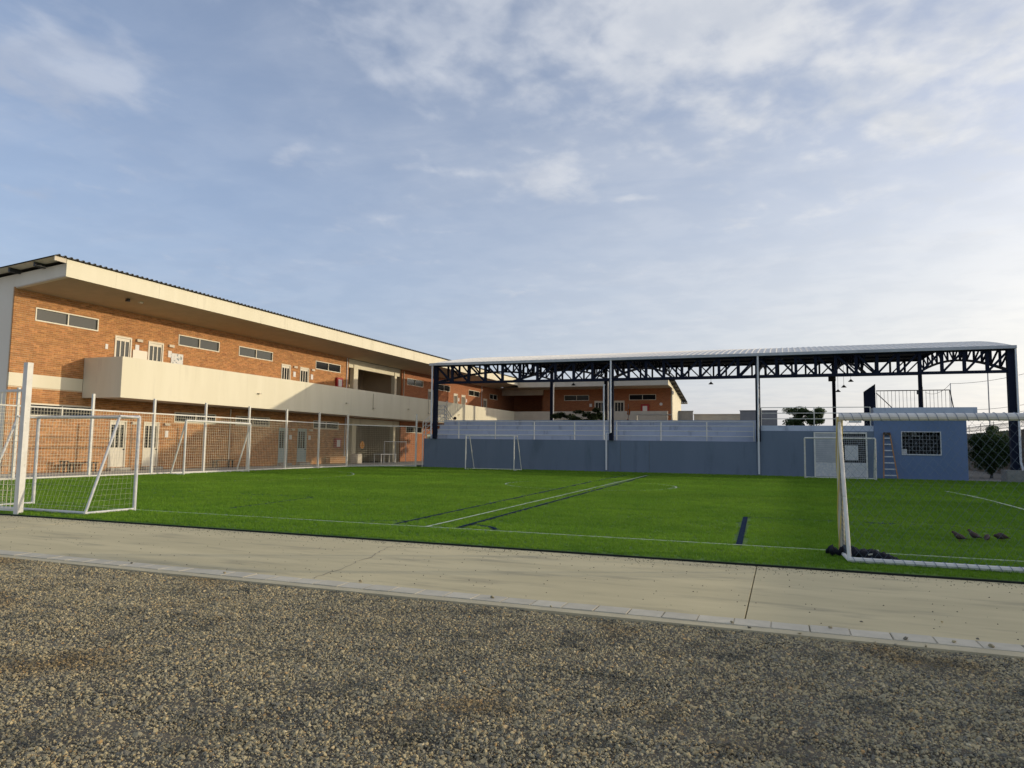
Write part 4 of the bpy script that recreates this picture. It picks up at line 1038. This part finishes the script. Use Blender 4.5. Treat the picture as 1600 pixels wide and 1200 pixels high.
def plant(name, loc, blobs, n, size, lm, trunk, label, cat, seed):
    c = thing(name, loc, label, cat); x, y, z = loc
    mb = MB(); rnd = random.Random(seed)
    mb.tube([(x, y, z), (x+.03, y, z+trunk*.5), (x-.02, y+.03, z+trunk)], [.09, .07, .05], 8)
    for b_ in blobs[:9]: mb.tube([(x-.02, y+.03, z+trunk*.8), ((x+b_[0])/2, (y+b_[1])/2, (z+trunk+b_[2])/2+.05), b_[:3]], [.04, .028, .012], 6)
    mb.build('trunk', barkm, c, smooth=True)
    leaf_cloud(MB(), blobs, n, size, seed).build('crown', lm, c)
rnd = random.Random(4)
bl_ = [(11.3+rnd.uniform(-.75, .75), 49.2+rnd.uniform(-.6, .6), 1.75+rnd.uniform(-.75, .75), rnd.uniform(.45, .65), rnd.uniform(.45, .6), rnd.uniform(.4, .6)) for _ in range(22)]+[(11.45, 49.2, 2.85, .35, .35, .25), (11.25, 49.2, .55, .3, .3, .35)]
plant('shrub', (11.3, 49.2, 0), bl_, 13000, .07, leafm, .6, 'round dark green shrub beside the booth by the perimeter wall', 'shrub', 5)
bl_ = [(-17.2+rnd.uniform(-2.2, 2.2), 62+rnd.uniform(-.9, .9), 4.05+rnd.uniform(-.5, .35), rnd.uniform(.4, .7), rnd.uniform(.4, .6), rnd.uniform(.16, .3)) for _ in range(18)]+[(-15.4, 62, 4.75, .35, .35, .18), (-18.6, 62, 4.35, .5, .4, .2), (-17, 62, 4.6, .5, .4, .15)]
plant('tree', (-17.2, 62, -.01), bl_, 2600, .16, leafd, 3.2, 'leafy low tree in the court before the far wing', 'tree', 8)
bl_ = [(2.2+rnd.uniform(-1.8, 1.8), 75+rnd.uniform(-.9, .9), 4.6+rnd.uniform(-.9, .75), rnd.uniform(.45, .8), rnd.uniform(.45, .7), rnd.uniform(.3, .5)) for _ in range(18)]
plant('tree', (2.2, 75, -.1), bl_, 6500, .12, leafm, 3.4, 'green bushy tree beyond the terrace railing under the canopy', 'tree', 9)
PWX = 14.5
pw = thing('perimeter_wall', (PWX, 40, 0), 'brown block perimeter wall with wire on top at the right', 'wall')
MB().box(PWX, -12, -.15, PWX+.2, 100, 3.02).build('wall_body', blockw, pw)
for k in range(30):
    y = -10+k*3.8
    MB().box(PWX-.03, y, -.15, PWX-.002, y+.22, 3.06).build('pier', blockw, pw)
    MB().tube([(PWX+.1, y+.1, 3.0), (PWX+.1, y+.1, 3.75)], .02, 6).build('wire_post', steeld, pw)
mb = MB()
for z in (3.25, 3.5, 3.72): mb.tube([(PWX+.1, -10+k*3.8, z-.02*(k % 2)) for k in range(30)], .007, 4)
pts = []
for k in range(1400): y = 40+k*.036; pts.append((PWX+.1+.16*math.cos(k*.9), y, 3.38+.2*math.sin(k*.9)))
mb.tube(pts, .007, 4, cap=False); mb.build('barbed_wire', steeld, pw)
for x0, x1, y, h, m_, lb in ((-14.0, -9.7, 85, 5.75, greyw, 'grey rendered wall block right of the far wing'), (-9.69, -4.52, 86, 5.42, creamdull, 'low pale wall between the two grey blocks behind the court'), (-4.5, -.55, 85, 5.78, greyw, 'darker grey wall block beside the green tree behind the court')):
    w_ = thing('boundary_wall', ((x0+x1)/2, y, 0), lb, 'wall')
    MB().box(x0, y, -.1, x1, y+.25, h).build('wall_body', m_, w_); MB().box(x0-.05, y-.06, h, x1+.05, y+.31, h+.09).build('coping', m_, w_)
gl = thing('court_goal', (-11.6, 70, 0), 'white goal frame just showing above the back of the tiers', 'goal', 'football goals round the pitch')
MB().box(-14.2, 67, -.01, -9.2, 73, 2.6).build('platform', paving, gl)
for x in (-13.35, -9.95): MB().tube([(x, 70, 2.6), (x, 70, 4.7)], .05, 8).build('post', whitep, gl); MB().tube([(x, 70, 4.7), (x+.12, 71, 2.6)], .05, 8).build('stanchion', whitep, gl)
MB().tube([(-13.35, 70, 4.7), (-9.95, 70, 4.7)], .05, 8).build('crossbar', whitep, gl)
fl = thing('flag', (-12.13, 60, 0), 'furled flag, orange above dark red, on a pole behind the tiers', 'flag')
MB().tube([(-12.13, 60, -.01), (-12.13, 60, 5.15)], .025, 8).build('pole', gutterm, fl)
heap([(-12.10, 60, 4.3), (-12.10, 60.02, 4.7), (-12.12, 60, 5.1)], [.10, .085, .03], 2).build('orange_cloth', flago, fl)
heap([(-12.16, 60.01, 3.3), (-12.18, 60, 3.8), (-12.14, 60.01, 4.32)], [.10, .17, .09], 6).build('red_cloth', flagr, fl)
for x, y, z, r_, lb in ((14.45, 90, 8.65, .13, 'dark wooden utility pole rising behind the roof balustrade'), (15.3, 80, 8.15, .05, 'thin grey pole between the utility pole and the right column'), (14.75, 64, 7.7, .05, 'tall thin post just left of the rightmost front column')):
    p_ = thing('utility_pole', (x, y, 0), lb, 'pole'); MB().tube([(x, y, -.15), (x, y, z)], [r_, r_*.8], 8).build('shaft', steeld if r_ > .1 else gutterm, p_)
    if r_ > .1: MB().box(x-.5, y-.15, z-.85, x-.15, y+.1, z-.45).build('meter_box', steeld, p_)
def wire(a, b, sag, label):
    a, b = Vector(a), Vector(b); pts = []
    for k in range(17): s = k/16; p = a.lerp(b, s); p.z -= sag*4*s*(1-s); pts.append(p)
    tag(MB().tube(pts, .018, 5).build('overhead_wire', steeld), label, 'wire')
wire((14.75, 90, 6.3), (24, 62, 7.4), 1.2, 'upper sagging cable crossing the sky right of the end column')
wire((14.75, 90, 5.6), (24, 62, 6.6), 1.0, 'lower sagging cable just above the perimeter wall')
wire((14.8, 90, 8.0), (15.3, 80, 8.1), .5, 'cable running from the utility pole to the thin grey pole')
wire((15.3, 80, 8.1), (26, 64, 11.5), 1.2, 'cable climbing from the thin grey pole to the right')
